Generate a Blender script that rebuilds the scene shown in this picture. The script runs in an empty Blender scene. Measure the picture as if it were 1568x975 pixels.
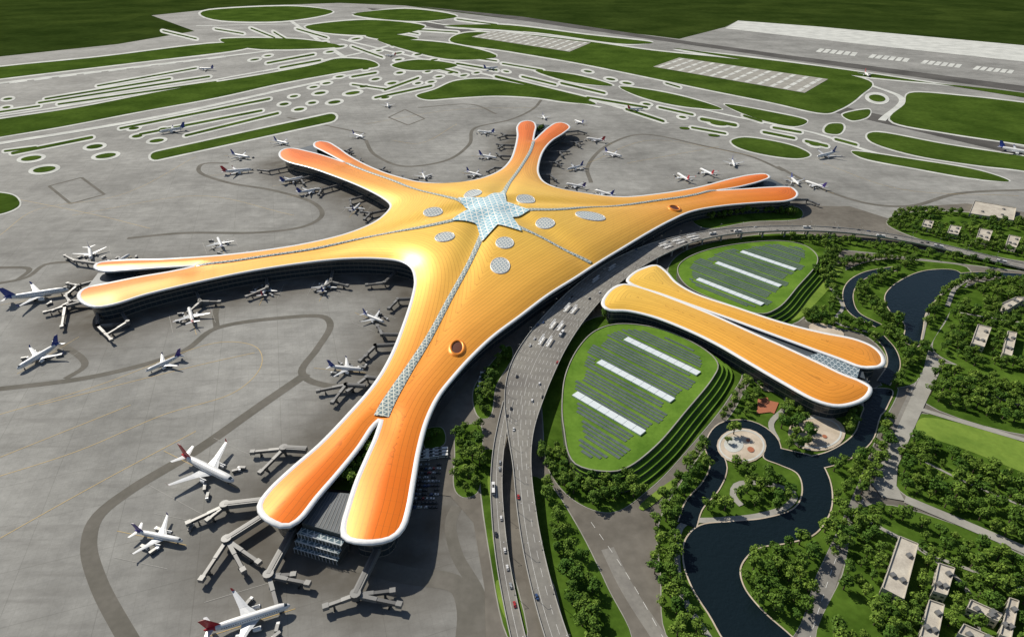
import bpy, bmesh, math, random
import numpy as np
from mathutils import Vector, Matrix
from mathutils.geometry import delaunay_2d_cdt
random.seed(7); np.random.seed(7)
SC=bpy.context.scene
COL=SC.collection
# ---------------------------------------------------------------- image pixel coordinates back-projected through the camera -> metres on the ground
H=380.0; PITCH=math.radians(31.0); FL=943.0; CX,CY=784.0,487.5
cp,sp=math.cos(PITCH),math.sin(PITCH)
def P(u,v,z=0.0):
    x=(u-CX)/FL; y=(CY-v)/FL
    d=(x,cp+y*sp,-sp+y*cp); t=(H-z)/(-d[2])
    return np.array((d[0]*t,d[1]*t))
def PZ(u,v,hf):
    z=25.0
    for _ in range(10):
        p=P(u,v,z); z=float(hf(p[None,:])[0])
    return p
# ---------------------------------------------------------------- curve helpers
def resample(pts,step,closed):
    pts=np.asarray(pts,float)
    if closed: pts=np.vstack([pts,pts[:1]])
    seg=np.linalg.norm(np.diff(pts[:,:2],axis=0),axis=1); s=np.concatenate([[0],np.cumsum(seg)])
    n=max(3 if closed else 2,int(round(s[-1]/step))+1)
    t=np.linspace(0,s[-1],n)
    out=np.stack([np.interp(t,s,pts[:,k]) for k in range(pts.shape[1])],1)
    return out[:-1] if closed else out
def spline(pts,step=5.0,closed=False,sub=8):
    pts=np.asarray(pts,float); n=len(pts); out=[]
    rng=range(n) if closed else range(n-1)
    for i in rng:
        p1=pts[i]; p2=pts[(i+1)%n]
        p0=pts[(i-1)%n] if (closed or i>0) else 2*p1-p2
        p3=pts[(i+2)%n] if (closed or i+2<n) else 2*p2-p1
        d1=max(np.linalg.norm((p1-p0)[:2])**.5,1e-3); d2=max(np.linalg.norm((p2-p1)[:2])**.5,1e-3); d3=max(np.linalg.norm((p3-p2)[:2])**.5,1e-3)
        t0,t1,t2,t3=0,d1,d1+d2,d1+d2+d3
        for k in range(sub):
            t=t1+(t2-t1)*k/sub
            A1=(t1-t)/(t1-t0)*p0+(t-t0)/(t1-t0)*p1; A2=(t2-t)/(t2-t1)*p1+(t-t1)/(t2-t1)*p2; A3=(t3-t)/(t3-t2)*p2+(t-t2)/(t3-t2)*p3
            B1=(t2-t)/(t2-t0)*A1+(t-t0)/(t2-t0)*A2; B2=(t3-t)/(t3-t1)*A2+(t-t1)/(t3-t1)*A3
            out.append((t2-t)/(t2-t1)*B1+(t-t1)/(t2-t1)*B2)
    if not closed: out.append(pts[-1])
    return resample(out,step,closed) if step else np.array(out)
def area(p): 
    x,y=p[:,0],p[:,1]; return .5*np.sum(x*np.roll(y,-1)-y*np.roll(x,-1))
def ccw(p):
    p=np.asarray(p,float); return p if area(p)>0 else p[::-1].copy()
def normals(p,closed=True):
    if closed: t=np.roll(p,-1,0)-np.roll(p,1,0)
    else: t=np.gradient(p,axis=0)
    t=t[:,:2]/np.maximum(np.linalg.norm(t[:,:2],axis=1)[:,None],1e-6)
    return np.stack([t[:,1],-t[:,0]],1)   # outward for ccw
def inside(q,poly):
    q=np.asarray(q,float); x,y=q[:,0],q[:,1]; r=np.zeros(len(q),bool); n=len(poly)
    for i in range(n):
        x1,y1=poly[i][:2]; x2,y2=poly[(i+1)%n][:2]
        if y1==y2: continue
        c=((y1>y)!=(y2>y))&(x<(x2-x1)*(y-y1)/(y2-y1)+x1); r^=c
    return r
def dist(q,poly,closed=True):
    q=np.asarray(q,float); a=np.asarray(poly)[:,:2]; b=np.roll(a,-1,0)
    if not closed: a,b=a[:-1],b[:-1]
    d=np.full(len(q),1e9)
    for i in range(len(a)):
        ab=b[i]-a[i]; l=max(ab@ab,1e-9); t=np.clip(((q-a[i])@ab)/l,0,1)
        e=q-(a[i]+t[:,None]*ab); d=np.minimum(d,e[:,0]**2+e[:,1]**2)
    return np.sqrt(d)
def chains(ol,k=4,deg=50,ext=70):
    """long sides of a roof outline: the rounded tips are left out and the sides prolonged"""
    n=len(ol); a=ol-np.roll(ol,k,0); b=np.roll(ol,-k,0)-ol
    turn=np.degrees(np.arctan2(a[:,0]*b[:,1]-a[:,1]*b[:,0],(a*b).sum(1))); cut=turn>deg
    cut=cut|np.roll(cut,1)|np.roll(cut,-1)
    if not cut.any(): return [np.vstack([ol,ol[:1]])]
    s=int(np.argmax(cut)); idx=[(s+i)%n for i in range(n)]; out=[];cur=[]
    for i in idx+[s]:
        if cut[i]:
            if len(cur)>6: out.append(cur)
            cur=[]
        else: cur.append(i)
    r=[]
    for c in out:
        p=ol[c]; d0=p[0]-p[3]; d1=p[-1]-p[-4]
        r.append(np.vstack([p[0]+d0/np.linalg.norm(d0)*ext,p,p[-1]+d1/np.linalg.norm(d1)*ext]))
    return r
def dchains(q,ch): return np.min([dist(q,c,False) for c in ch],axis=0)
# ---------------------------------------------------------------- materials
def new_mat(name):
    m=bpy.data.materials.new(name); m.use_nodes=True; nt=m.node_tree; b=nt.nodes['Principled BSDF']; return m,nt,b
def N(nt,t,**k):
    n=nt.nodes.new(t)
    for a,v in k.items(): setattr(n,a,v)
    return n
def mth(nt,op,a,b=None,c=None):
    n=N(nt,'ShaderNodeMath',operation=op)
    for i,v in enumerate((a,b,c)):
        if v is None: continue
        if isinstance(v,(int,float)): n.inputs[i].default_value=v
        else: nt.links.new(v,n.inputs[i])
    return n.outputs[0]
def mixc(nt,f,a,b,mode='MIX'):
    n=N(nt,'ShaderNodeMix',data_type='RGBA',blend_type=mode)
    for s,v in ((n.inputs[0],f),(n.inputs[6],a),(n.inputs[7],b)):
        if isinstance(v,(int,float)): s.default_value=v
        elif isinstance(v,tuple): s.default_value=(v[0],v[1],v[2],1)
        else: nt.links.new(v,s)
    return n.outputs[2]
def noise(nt,scale,detail=4,vec=None,rough=.55):
    n=N(nt,'ShaderNodeTexNoise'); n.inputs['Scale'].default_value=scale; n.inputs['Detail'].default_value=detail; n.inputs['Roughness'].default_value=rough
    if vec is None:
        g=N(nt,'ShaderNodeNewGeometry'); vec=g.outputs['Position']
    nt.links.new(vec,n.inputs['Vector']); return n.outputs['Fac']
def ramp(nt,f,lo,hi):
    n=N(nt,'ShaderNodeMapRange'); n.inputs[1].default_value=lo; n.inputs[2].default_value=hi; nt.links.new(f,n.inputs[0]); return n.outputs[0]
def surf(name,c1,c2,s1=.02,s2=.4,rough=.95,metal=0.0,spec=.08,fine=.5,plots=0):
    m,nt,b=new_mat(name)
    a=ramp(nt,noise(nt,s1,5),.35,.65); f=noise(nt,s2,4)
    c=mixc(nt,a,c1,c2)
    d=mixc(nt,fine,c,mixc(nt,f,(.5,.5,.5),(1.5,1.5,1.5)),'MULTIPLY')
    if plots:
        g=N(nt,'ShaderNodeNewGeometry'); mp=N(nt,'ShaderNodeMapping'); mp.inputs['Rotation'].default_value=(0,0,.3); mp.inputs['Scale'].default_value=(1,.6,0); nt.links.new(g.outputs['Position'],mp.inputs[0])
        v=N(nt,'ShaderNodeTexVoronoi',distance='CHEBYCHEV'); v.inputs['Scale'].default_value=plots; nt.links.new(mp.outputs[0],v.inputs['Vector'])
        d=mixc(nt,.55,d,mixc(nt,v.outputs['Color'],(.7,.75,.7),(1.4,1.3,1.2)),'MULTIPLY')
    nt.links.new(d,b.inputs['Base Color']); b.inputs['Roughness'].default_value=rough; b.inputs['Metallic'].default_value=metal
    b.inputs['Specular IOR Level'].default_value=spec
    return m
def plain(name,c,rough=.5,metal=0.0,spec=.5):
    m,nt,b=new_mat(name)
    f=noise(nt,.6,3); nt.links.new(mixc(nt,ramp(nt,f,.3,.7),tuple(x*.88 for x in c),c),b.inputs['Base Color'])
    b.inputs['Roughness'].default_value=rough; b.inputs['Metallic'].default_value=metal; b.inputs['Specular IOR Level'].default_value=spec
    return m
def concrete_mat():
    m,nt,b=new_mat('apron_concrete')
    g=N(nt,'ShaderNodeNewGeometry'); pos=g.outputs['Position']
    a=ramp(nt,noise(nt,.005,7,pos,.65),.32,.68); f=ramp(nt,noise(nt,.045,6,pos,.7),.3,.7)
    c=mixc(nt,a,(.215,.213,.20),(.365,.362,.342))
    c=mixc(nt,.7,c,mixc(nt,f,(.72,.72,.72),(1.2,1.2,1.2)),'MULTIPLY')
    c=mixc(nt,.4,c,mixc(nt,noise(nt,.5,4,pos,.7),(.6,.6,.6),(1.4,1.4,1.4)),'MULTIPLY')
    mp=N(nt,'ShaderNodeMapping'); mp.inputs['Rotation'].default_value=(0,0,math.radians(-19)); nt.links.new(pos,mp.inputs[0])
    for sc,ms,fa in ((7.5,.25,.35),(60.0,.7,.35)):
        br=N(nt,'ShaderNodeTexBrick',offset=0.0); br.inputs['Scale'].default_value=1.0
        br.inputs['Brick Width'].default_value=sc; br.inputs['Row Height'].default_value=sc*.8; br.inputs['Mortar Size'].default_value=ms*.5
        br.inputs['Color1'].default_value=(1,1,1,1); br.inputs['Color2'].default_value=(.9,.9,.89,1); br.inputs['Mortar'].default_value=(.6,.6,.58,1)
        nt.links.new(mp.outputs[0],br.inputs['Vector'])
        c=mixc(nt,fa,c,br.outputs['Color'],'MULTIPLY')
    mp2=N(nt,'ShaderNodeMapping'); mp2.inputs['Rotation'].default_value=(0,0,math.radians(-25)); mp2.inputs['Scale'].default_value=(.01,.12,1); nt.links.new(pos,mp2.inputs[0])
    st=ramp(nt,noise(nt,1.0,5,mp2.outputs[0]),.52,.8); c=mixc(nt,mth(nt,'MULTIPLY',st,.5),c,(.14,.135,.125))
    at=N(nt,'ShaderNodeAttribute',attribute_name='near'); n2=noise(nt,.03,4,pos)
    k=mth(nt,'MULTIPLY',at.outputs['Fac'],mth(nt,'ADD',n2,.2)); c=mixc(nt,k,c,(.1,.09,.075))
    nt.links.new(c,b.inputs['Base Color']); b.inputs['Roughness'].default_value=.85; b.inputs['Specular IOR Level'].default_value=.1
    return m
M={}
M['field']=surf('farmland',(.020,.036,.007),(.036,.058,.012),.0035,.03,fine=.95,spec=0,plots=.0022)
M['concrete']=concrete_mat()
M['shoulder']=surf('pale_concrete',(.48,.49,.46),(.64,.65,.61),.02,.3,fine=.3)
M['grass']=surf('airfield_grass',(.036,.067,.010),(.064,.108,.017),.009,.09,fine=.85,spec=0)
M['lawn']=surf('park_lawn',(.04,.082,.010),(.09,.16,.022),.03,.25,fine=.7,spec=0)
M['gardenlawn']=surf('garden_roof_lawn',(.085,.17,.022),(.14,.25,.035),.03,.3,fine=.5,spec=0)
M['dark']=surf('taxi_asphalt',(.13,.123,.105),(.165,.155,.135),.03,.2,fine=.4)
M['asphalt']=surf('landside_asphalt',(.13,.118,.1),(.19,.175,.15),.015,.12,fine=.45)
M['runway']=surf('runway_asphalt',(.075,.072,.068),(.12,.115,.108),.01,.05,fine=.4)
M['pavement']=surf('pavement',(.29,.28,.25),(.37,.36,.32),.04,.4,fine=.3)
M['plaza']=surf('plaza_stone',(.45,.38,.29),(.6,.52,.42),.06,.5,fine=.3)
M['white_line']=plain('road_marking_white',(.75,.75,.72),.7)
M['faded_line']=plain('stand_marking_faded',(.42,.41,.38),.8)
M['yellow_line']=plain('taxi_marking_yellow',(.55,.38,.12),.7)
M['white']=plain('white_paint',(.8,.8,.79),.35)
M['wing']=plain('wing_grey',(.58,.6,.62),.35)
M['engine']=plain('engine_grey',(.18,.19,.21),.35,.4)
M['blue']=plain('tail_blue',(.02,.05,.28),.3)
M['red']=plain('tail_red',(.45,.02,.03),.3)
M['purple']=plain('tail_indigo',(.08,.05,.25),.3)
M['rim']=plain('roof_fascia_white',(.88,.88,.87),.25)
M['steel']=plain('bridge_steel',(.12,.12,.12),.45,.2)
M['steel_light']=plain('bridge_cladding',(.2,.2,.195),.45,.1)
M['deck']=surf('viaduct_asphalt',(.19,.18,.165),(.25,.24,.215),.03,.3,fine=.5)
M['para']=plain('viaduct_parapet',(.42,.41,.38),.7)
M['black']=plain('rubber_black',(.02,.02,.02),.7)
M['oculus']=plain('oculus_inner',(.12,.03,.008),.5)
M['window']=plain('dark_window',(.03,.045,.06),.12)
M['wall']=plain('render_beige',(.52,.48,.4),.8)
M['roofb']=surf('flat_roof_beige',(.42,.38,.32),(.55,.51,.43),.1,.8,fine=.4)
M['lowroof']=surf('low_roof_grey',(.06,.075,.085),(.09,.105,.12),.05,.4,rough=.5,fine=.3,spec=.4)
M['solar']=surf('solar_panels',(.085,.115,.105),(.12,.15,.14),.1,1.0,rough=.4,fine=.3,spec=.3)
M['sky_white']=plain('skylight_white',(.74,.8,.82),.25)
M['bark']=plain('bark',(.09,.065,.045),.9)
M['court']=plain('sport_court',(.4,.14,.07),.8)
def water_mat():
    m,nt,b=new_mat('river_water'); b.inputs['Base Color'].default_value=(.007,.014,.018,1); b.inputs['Roughness'].default_value=.12; b.inputs['Specular IOR Level'].default_value=.2
    w=N(nt,'ShaderNodeBump'); w.inputs['Strength'].default_value=.6; w.inputs['Distance'].default_value=.8
    nt.links.new(noise(nt,.3,5),w.inputs['Height']); nt.links.new(w.outputs[0],b.inputs['Normal']); return m
M['water']=water_mat()
def leaf_mat():
    m,nt,b=new_mat('foliage'); g=N(nt,'ShaderNodeNewGeometry'); oi=N(nt,'ShaderNodeObjectInfo')
    c=mixc(nt,g.outputs['Random Per Island'],(.048,.10,.014),(.14,.24,.04))
    c2=mixc(nt,oi.outputs['Random'],(.55,.68,.55),(1.45,1.25,1.1))
    nt.links.new(mixc(nt,1.0,c,c2,'MULTIPLY'),b.inputs['Base Color']); b.inputs['Roughness'].default_value=.75; b.inputs['Specular IOR Level'].default_value=.12
    return m
M['leaf']=leaf_mat()
def roof_mat():
    m,nt,b=new_mat('orange_metal_roof')
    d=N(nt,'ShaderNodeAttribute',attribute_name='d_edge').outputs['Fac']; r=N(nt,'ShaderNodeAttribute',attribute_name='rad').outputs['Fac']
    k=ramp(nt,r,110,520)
    c=mixc(nt,k,(.98,.61,.10),(.90,.20,.012))  # gold-to-orange roof colour; centre lightened further as a highlight painted into the albedo
    n=N(nt,'ShaderNodeTexWhiteNoise',noise_dimensions='1D'); nt.links.new(mth(nt,'FLOOR',mth(nt,'DIVIDE',d,4.5)),n.inputs['W'])
    c=mixc(nt,.4,c,mixc(nt,n.outputs['Value'],(.88,.85,.8),(1.05,1.05,1.05)),'MULTIPLY')
    c=mixc(nt,.3,c,mixc(nt,noise(nt,.03,5),(.8,.76,.7),(1.15,1.15,1.15)),'MULTIPLY')
    fr=mth(nt,'FRACT',mth(nt,'DIVIDE',d,4.5)); ln=mth(nt,'LESS_THAN',fr,.12)
    c=mixc(nt,mth(nt,'MULTIPLY',ln,.42),c,(.32,.10,.01))
    fr2=mth(nt,'FRACT',mth(nt,'DIVIDE',r,12.0)); l2=mth(nt,'LESS_THAN',fr2,.06)
    c=mixc(nt,mth(nt,'MULTIPLY',l2,.1),c,(.3,.1,.02))
    nt.links.new(c,b.inputs['Base Color']); b.inputs['Roughness'].default_value=.38; b.inputs['Metallic'].default_value=.22; b.inputs['Specular IOR Level'].default_value=.35
    return m
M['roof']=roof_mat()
def lattice_mat(name,glass,frame,size,th,ang=0.0,rough=.2):
    m,nt,b=new_mat(name); g=N(nt,'ShaderNodeNewGeometry'); mask=None
    for a in (ang,ang+60,ang+120):
        a=math.radians(a); dp=N(nt,'ShaderNodeVectorMath',operation='DOT_PRODUCT'); dp.inputs[1].default_value=(math.cos(a),math.sin(a),0)
        nt.links.new(g.outputs['Position'],dp.inputs[0])
        l=mth(nt,'LESS_THAN',mth(nt,'FRACT',mth(nt,'DIVIDE',dp.outputs['Value'],size)),th)
        mask=l if mask is None else mth(nt,'MAXIMUM',mask,l)
    nt.links.new(mixc(nt,mask,glass,frame),b.inputs['Base Color']); b.inputs['Roughness'].default_value=rough; return m
M['lattice']=lattice_mat('skylight_lattice',(.30,.56,.66),(.92,.94,.88),8.5,.2,10)
M['lattice2']=lattice_mat('oval_skylight',(.22,.30,.35),(.74,.74,.68),4.2,.25,25)
M['seam']=lattice_mat('ridge_skylight',(.16,.23,.25),(.66,.67,.58),5.0,.22,10)
M['glassroof']=lattice_mat('pier_end_glazing',(.10,.15,.18),(.5,.55,.56),5.0,.16,10)
def facade_mat():
    m,nt,b=new_mat('glass_facade'); g=N(nt,'ShaderNodeNewGeometry'); s=N(nt,'ShaderNodeSeparateXYZ'); nt.links.new(g.outputs['Position'],s.inputs[0])
    z=mth(nt,'LESS_THAN',mth(nt,'FRACT',mth(nt,'DIVIDE',s.outputs[2],6.0)),.16)
    at=N(nt,'ShaderNodeAttribute',attribute_name='arc').outputs['Fac']
    v=mth(nt,'LESS_THAN',mth(nt,'FRACT',mth(nt,'DIVIDE',at,6.0)),.1)
    c=mixc(nt,mth(nt,'MULTIPLY',v,.5),mixc(nt,z,(.035,.045,.052),(.22,.2,.17)),(.14,.14,.12))
    nt.links.new(c,b.inputs['Base Color']); b.inputs['Roughness'].default_value=.2; return m
M['facade']=facade_mat()
# ---------------------------------------------------------------- mesh helpers
def mk(name,verts,faces,mats,fm=None,smooth=False,parent=None):
    me=bpy.data.meshes.new(name); me.from_pydata([tuple(map(float,v)) for v in verts],[],[tuple(f) for f in faces])
    for m in (mats if isinstance(mats,list) else [mats]): me.materials.append(m)
    if fm is not None: me.polygons.foreach_set('material_index',fm)
    if smooth: me.polygons.foreach_set('use_smooth',[True]*len(me.polygons))
    me.update(); o=bpy.data.objects.new(name,me); COL.objects.link(o)
    if parent: o.parent=parent
    return o
def empty(name):
    e=bpy.data.objects.new(name,None); COL.objects.link(e); return e
class Sheet:
    def __init__(s,name,mat,z,skirt=0.0): s.n,s.m,s.z,s.k=name,mat,z,skirt; s.v=[];s.f=[];s.c=0
    def poly(s,p):
        p=ccw(p); z=s.z+s.c*.002; s.c+=1; b=len(s.v); n=len(p)
        vs,_,fs,_,_,_=delaunay_2d_cdt([Vector(q[:2]) for q in p],[],[list(range(n))],1,1e-4)
        s.v+=[(v.x,v.y,z) for v in vs]; 
        for f in fs:
            a=[vs[i] for i in f]; cr=(a[1]-a[0]).cross(a[2]-a[0])
            s.f.append([b+i for i in (f if cr>0 else f[::-1])])
        if s.k:
            b=len(s.v); s.v+=[(q[0],q[1],z) for q in p]+[(q[0],q[1],0.0) for q in p]
            for i in range(n):
                j=(i+1)%n; s.f.append([b+i+n,b+j+n,b+j,b+i])
    def px(s,pts,smooth=True,step=None):
        w=np.array([P(*q) for q in pts])
        if smooth: w=spline(w,None,True,6)
        s.poly(w)
    def ribbon(s,w,width):
        w=np.asarray(w,float); nn=normals(w,False); z=s.z+s.c*.002; s.c+=1; b=len(s.v); n=len(w)
        wd=np.broadcast_to(np.asarray(width,float),(n,))/2
        for i in range(n):
            s.v.append((*(w[i,:2]-nn[i]*wd[i]),z)); s.v.append((*(w[i,:2]+nn[i]*wd[i]),z))
        for i in range(n-1): s.f.append([b+2*i,b+2*i+1,b+2*i+3,b+2*i+2])
    def rpx(s,pts,width,step=6): s.ribbon(spline([P(*q) for q in pts],step),width)
    def done(s):
        if s.v: return mk(s.n,s.v,s.f,s.m)
def capsule(u1,v1,u2,v2,th,n=7):
    a=math.atan2(v2-v1,u2-u1); o=[]
    ex=th*1.6
    for k in range(n):
        t=a-math.pi/2+math.pi*k/(n-1); o.append((u2+math.cos(t-a)*ex*math.cos(a)-math.sin(t-a)*th*math.sin(a), v2+math.cos(t-a)*ex*math.sin(a)+math.sin(t-a)*th*math.cos(a)))
    for k in range(n):
        t=math.pi/2+math.pi*k/(n-1); o.append((u1+math.cos(t)*ex*math.cos(a)-math.sin(t)*th*math.sin(a), v1+math.cos(t)*ex*math.sin(a)+math.sin(t)*th*math.cos(a)))
    return o
def ellipse(u,v,a,b,ang=0,n=20):
    c,s_=math.cos(math.radians(ang)),math.sin(math.radians(ang))
    return [(u+a*math.cos(t)*c-b*math.sin(t)*s_,v+a*math.cos(t)*s_+b*math.sin(t)*c) for t in np.linspace(0,2*math.pi,n,endpoint=False)]
def grow(pts,k):
    p=np.array(pts,float); 
    if area(p)<0: p=p[::-1]
    n=normals(p); n[:,1]*=.6; return [tuple(q) for q in p+n*k]
# ---------------------------------------------------------------- ground
mk('ground',[(-30000,-8000,0),(30000,-8000,0),(30000,50000,0),(-30000,50000,0)],[(0,1,2,3)],M['field'])
ap=Sheet('apron',M['concrete'],.04)
AP=[(-700,170),(0,87),(180,68),(298,48),(232,24),(330,14),(430,8),(520,5),(620,9),(760,27),(900,44),(1000,55),(1040,60),(1110,42),(1130,32),(1250,42),(1568,72),(2300,140),(2300,1150),(-700,1150)]
ap.px(AP,False); ap.done()
TERM_PX=[(455,797),(438,806),(418,801),(403,789),(399,772),(412,752),(445,720),(490,681),(535,634),(573,590),(600,545),(620,495),(634,450),(637,428),(630,408),(612,399),(575,395),(520,396),(450,404),(370,417),(290,434),(220,451),(175,465),(145,470),(127,464),(123,452),(133,441),(165,434),(215,424),(262,416),(300,407),(250,409),(195,413),(160,415),(147,411),(152,404),(180,399),(250,397),(330,392),(410,383),(480,371),(535,357),(575,340),(596,322),(599,314),(590,305),(565,291),(525,274),(480,258),(440,247),(429,239),(432,231),(447,228),(475,233),(500,240),(528,249),(512,240),(495,231),(482,224),(484,219),(500,218),(515,225),(535,239),(565,255),(605,270),(650,280),(695,281),(735,274),(765,262),(781,247),(789,228),(793,208),(793,193),(800,187),(815,187),(820,193),(818,204),(817,216),(828,206),(842,194),(852,189),(866,190),(872,195),(862,204),(845,215),(832,230),(825,248),(824,266),(834,280),(856,289),(900,297),(950,302),(1010,297),(1070,287),(1120,274),(1150,268),(1168,267),(1178,271),(1165,277),(1130,286),(1095,292),(1135,290),(1180,287),(1207,287),(1219,293),(1219,301),(1205,307),(1160,310),(1105,315),(1060,323),(1025,338),(990,357),(955,378),(925,396),(903,410),(880,425),(840,450),(795,484),(755,514),(722,545),(695,575),(670,607),(652,645),(640,690),(632,735),(624,780),(615,808),(600,824),(575,832),(548,831),(529,822),(527,805),(535,775),(548,735),(563,700),(578,665),(584,640),(572,650),(548,685),(518,722),(485,760)]
C=P(752,330,40)
def he(q):
    r=np.hypot(q[:,0]-C[0],q[:,1]-C[1]); return 21+12*np.exp(-(r/260)**2)+3*np.clip((r-380)/200,0,1)
TERM=ccw(spline([PZ(u,v,he) for u,v in TERM_PX],6.0,True))
CHT=chains(TERM)
SEAMS_PX=[[(742,352),(720,400),(690,455),(655,520),(620,575),(597,612),(584,638)],
 [(718,334),(650,347),(560,364),(480,381),(400,393),(345,401),(302,407)],
 [(716,315),(660,296),(600,276),(560,262),(530,250)],
 [(765,308),(780,280),(800,252),(812,232),(817,217)],
 [(790,325),(850,321),(920,317),(1000,308),(1060,299),(1095,292)],
 [(783,343),(830,364),(875,388),(905,403)]]
_seam=[spline([P(u,v,34) for u,v in s],8) for s in SEAMS_PX]
def hroof(q):
    r=np.hypot(q[:,0]-C[0],q[:,1]-C[1]); d=dchains(q,CHT); t=np.minimum(d/34.0,1)
    # flat low crown on the piers, swelling into the big hall in the middle
    h=he(q)+3.4*(t*(2-t))+20*np.exp(-(r/190)**2)*(1-np.exp(-d/26.0))
    ds=np.min([dist(q,s,False) for s in _seam],axis=0)
    return h-(1.6+4.0*np.exp(-(r/200)**2))*np.exp(-(ds/17)**2)*(1-np.exp(-d/15))
g=14.0; x0,x1,y0,y1=C[0]-720,C[0]+720,C[1]-720,C[1]+760
nx=int((x1-x0)/g); ny=int((y1-y0)/g); X,Y=np.meshgrid(x0+np.arange(nx)*g,y0+np.arange(ny)*g); q=np.stack([X.ravel(),Y.ravel()],1)
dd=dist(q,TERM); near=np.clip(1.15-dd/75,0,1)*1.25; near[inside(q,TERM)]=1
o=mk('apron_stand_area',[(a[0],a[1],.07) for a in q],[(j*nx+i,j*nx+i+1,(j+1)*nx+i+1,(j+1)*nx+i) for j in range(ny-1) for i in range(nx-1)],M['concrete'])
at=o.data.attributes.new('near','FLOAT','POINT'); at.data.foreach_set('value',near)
# ---------------------------------------------------------------- airfield
sh=Sheet('taxiway_shoulder',M['shoulder'],.35); gr=Sheet('airfield_grass',M['grass'],.85); rw=Sheet('runway',M['runway'],.12); dk=Sheet('taxiway',M['dark'],.14)
GRASS=[[(-200,128),(0,103),(150,88),(340,66),(385,70),(370,76),(200,97),(0,121),(-200,146)],
[(-200,215),(0,183),(120,165),(260,138),(400,115),(480,100),(520,90),(560,92),(578,102),(540,108),(430,128),(330,150),(210,172),(90,195),(0,210),(-200,245)],
[(638,147),(665,138),(700,124),(740,121),(800,130),(860,142),(912,160),(870,157),(820,150),(760,147),(700,150),(655,153)],
[(690,64),(720,50),(800,53),(900,64),(1000,78),(1120,90),(1230,102),(1330,124),(1318,146),(1285,168),(1262,174),(1180,157),(1080,137),(980,116),(880,96),(780,79)],
[(1368,188),(1385,160),(1400,142),(1480,148),(1568,158),(1800,190),(1800,262),(1568,222),(1450,204)],
[(1330,205),(1345,203),(1450,222),(1568,240),(1700,262),(1700,290),(1568,262),(1500,254),(1400,238),(1335,218)],
[(1305,232),(1400,245),(1500,262),(1545,278),(1500,275),(1400,258),(1320,242)],
[(1120,216),(1140,211),(1180,216),(1220,226),(1240,238),(1220,243),(1170,237),(1130,226)],
[(1272,190),(1288,190),(1282,206),(1265,204)],[(1290,176),(1330,168),(1327,180),(1305,185)],
[(950,133),(1000,139),(1060,152),(1105,168),(1050,164),(985,150)],[(1110,160),(1180,172),(1235,185),(1215,194),(1165,184)],
[(820,108),(880,115),(938,132),(880,127)],[(320,16),(440,10),(510,18),(430,33),(340,32)],[(470,40),(560,31),(650,40),(600,54),(510,52)],
[(580,60),(680,66),(760,88),(700,92),(620,76)],[(340,60),(450,60),(520,72),(400,76)],[(-80,295),(10,297),(28,306),(26,318),(0,328),(-80,335)],
[(540,22),(620,14),(700,26),(640,33)],[(680,40),(760,38),(900,54),(1000,66),(960,68),(820,50)],[(1030,74),(1110,84),(1290,107),(1568,150),(1750,180),(1568,143),(1290,114)],
[(600,100),(640,92),(700,100),(680,106),(630,108)],[(560,55),(590,52),(640,60),(600,62)]]
for g_ in GRASS:
    sh.px(grow(g_,3.2)); gr.px(g_)
CAPS=[(240,239,505,181,6),(185,197,412,152,1.5),(215,206,400,170,1.5),(285,208,425,174,1.6),(70,152,260,121,1.2),(60,158,320,118,1.2),(90,160,330,126,1.2),(150,132,300,105,1),(20,235,140,211,2),(8,232,55,226,1.3),
(410,97,480,84,1.3),(430,104,490,93,1.3),(540,72,585,88,1.1),(575,150,660,132,1.4),(590,138,640,120,1.4),(540,118,575,112,1.4),(650,100,700,112,1.2),(700,98,760,108,1.2),
(760,118,900,152,1.8),(800,118,850,130,1.3),(860,128,925,143,1.5),(900,150,990,165,1.5),(960,168,1015,186,1.8),(1075,183,1125,192,2.3),(1140,178,1165,186,1.6),(1170,203,1215,212,1.8),(1235,217,1265,224,2.0),
(640,46,700,50,.8),(600,45,640,52,.8),(730,42,800,48,.8),(830,60,880,66,1),(900,72,960,80,1),(980,86,1010,94,1),(1020,128,1040,134,1),(455,45,500,58,1),(420,50,440,62,1),(385,44,420,58,1),(700,30,760,38,.8),(560,46,600,70,1),
(345,142,470,119,1.1),(0,172,60,163,1.2),(330,45,372,52,.9),(250,48,300,60,.9),(640,70,690,78,.9),(690,84,760,94,.9),(770,98,830,108,1),(540,130,590,137,1),(1010,165,1060,176,1.4),(1060,196,1110,205,1.4),(1185,196,1225,203,1.6),(1280,214,1310,222,1.8)]
for c in CAPS: sh.px(capsule(*c[:4],c[4]+2.5),False); gr.px(capsule(*c),False)
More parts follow.
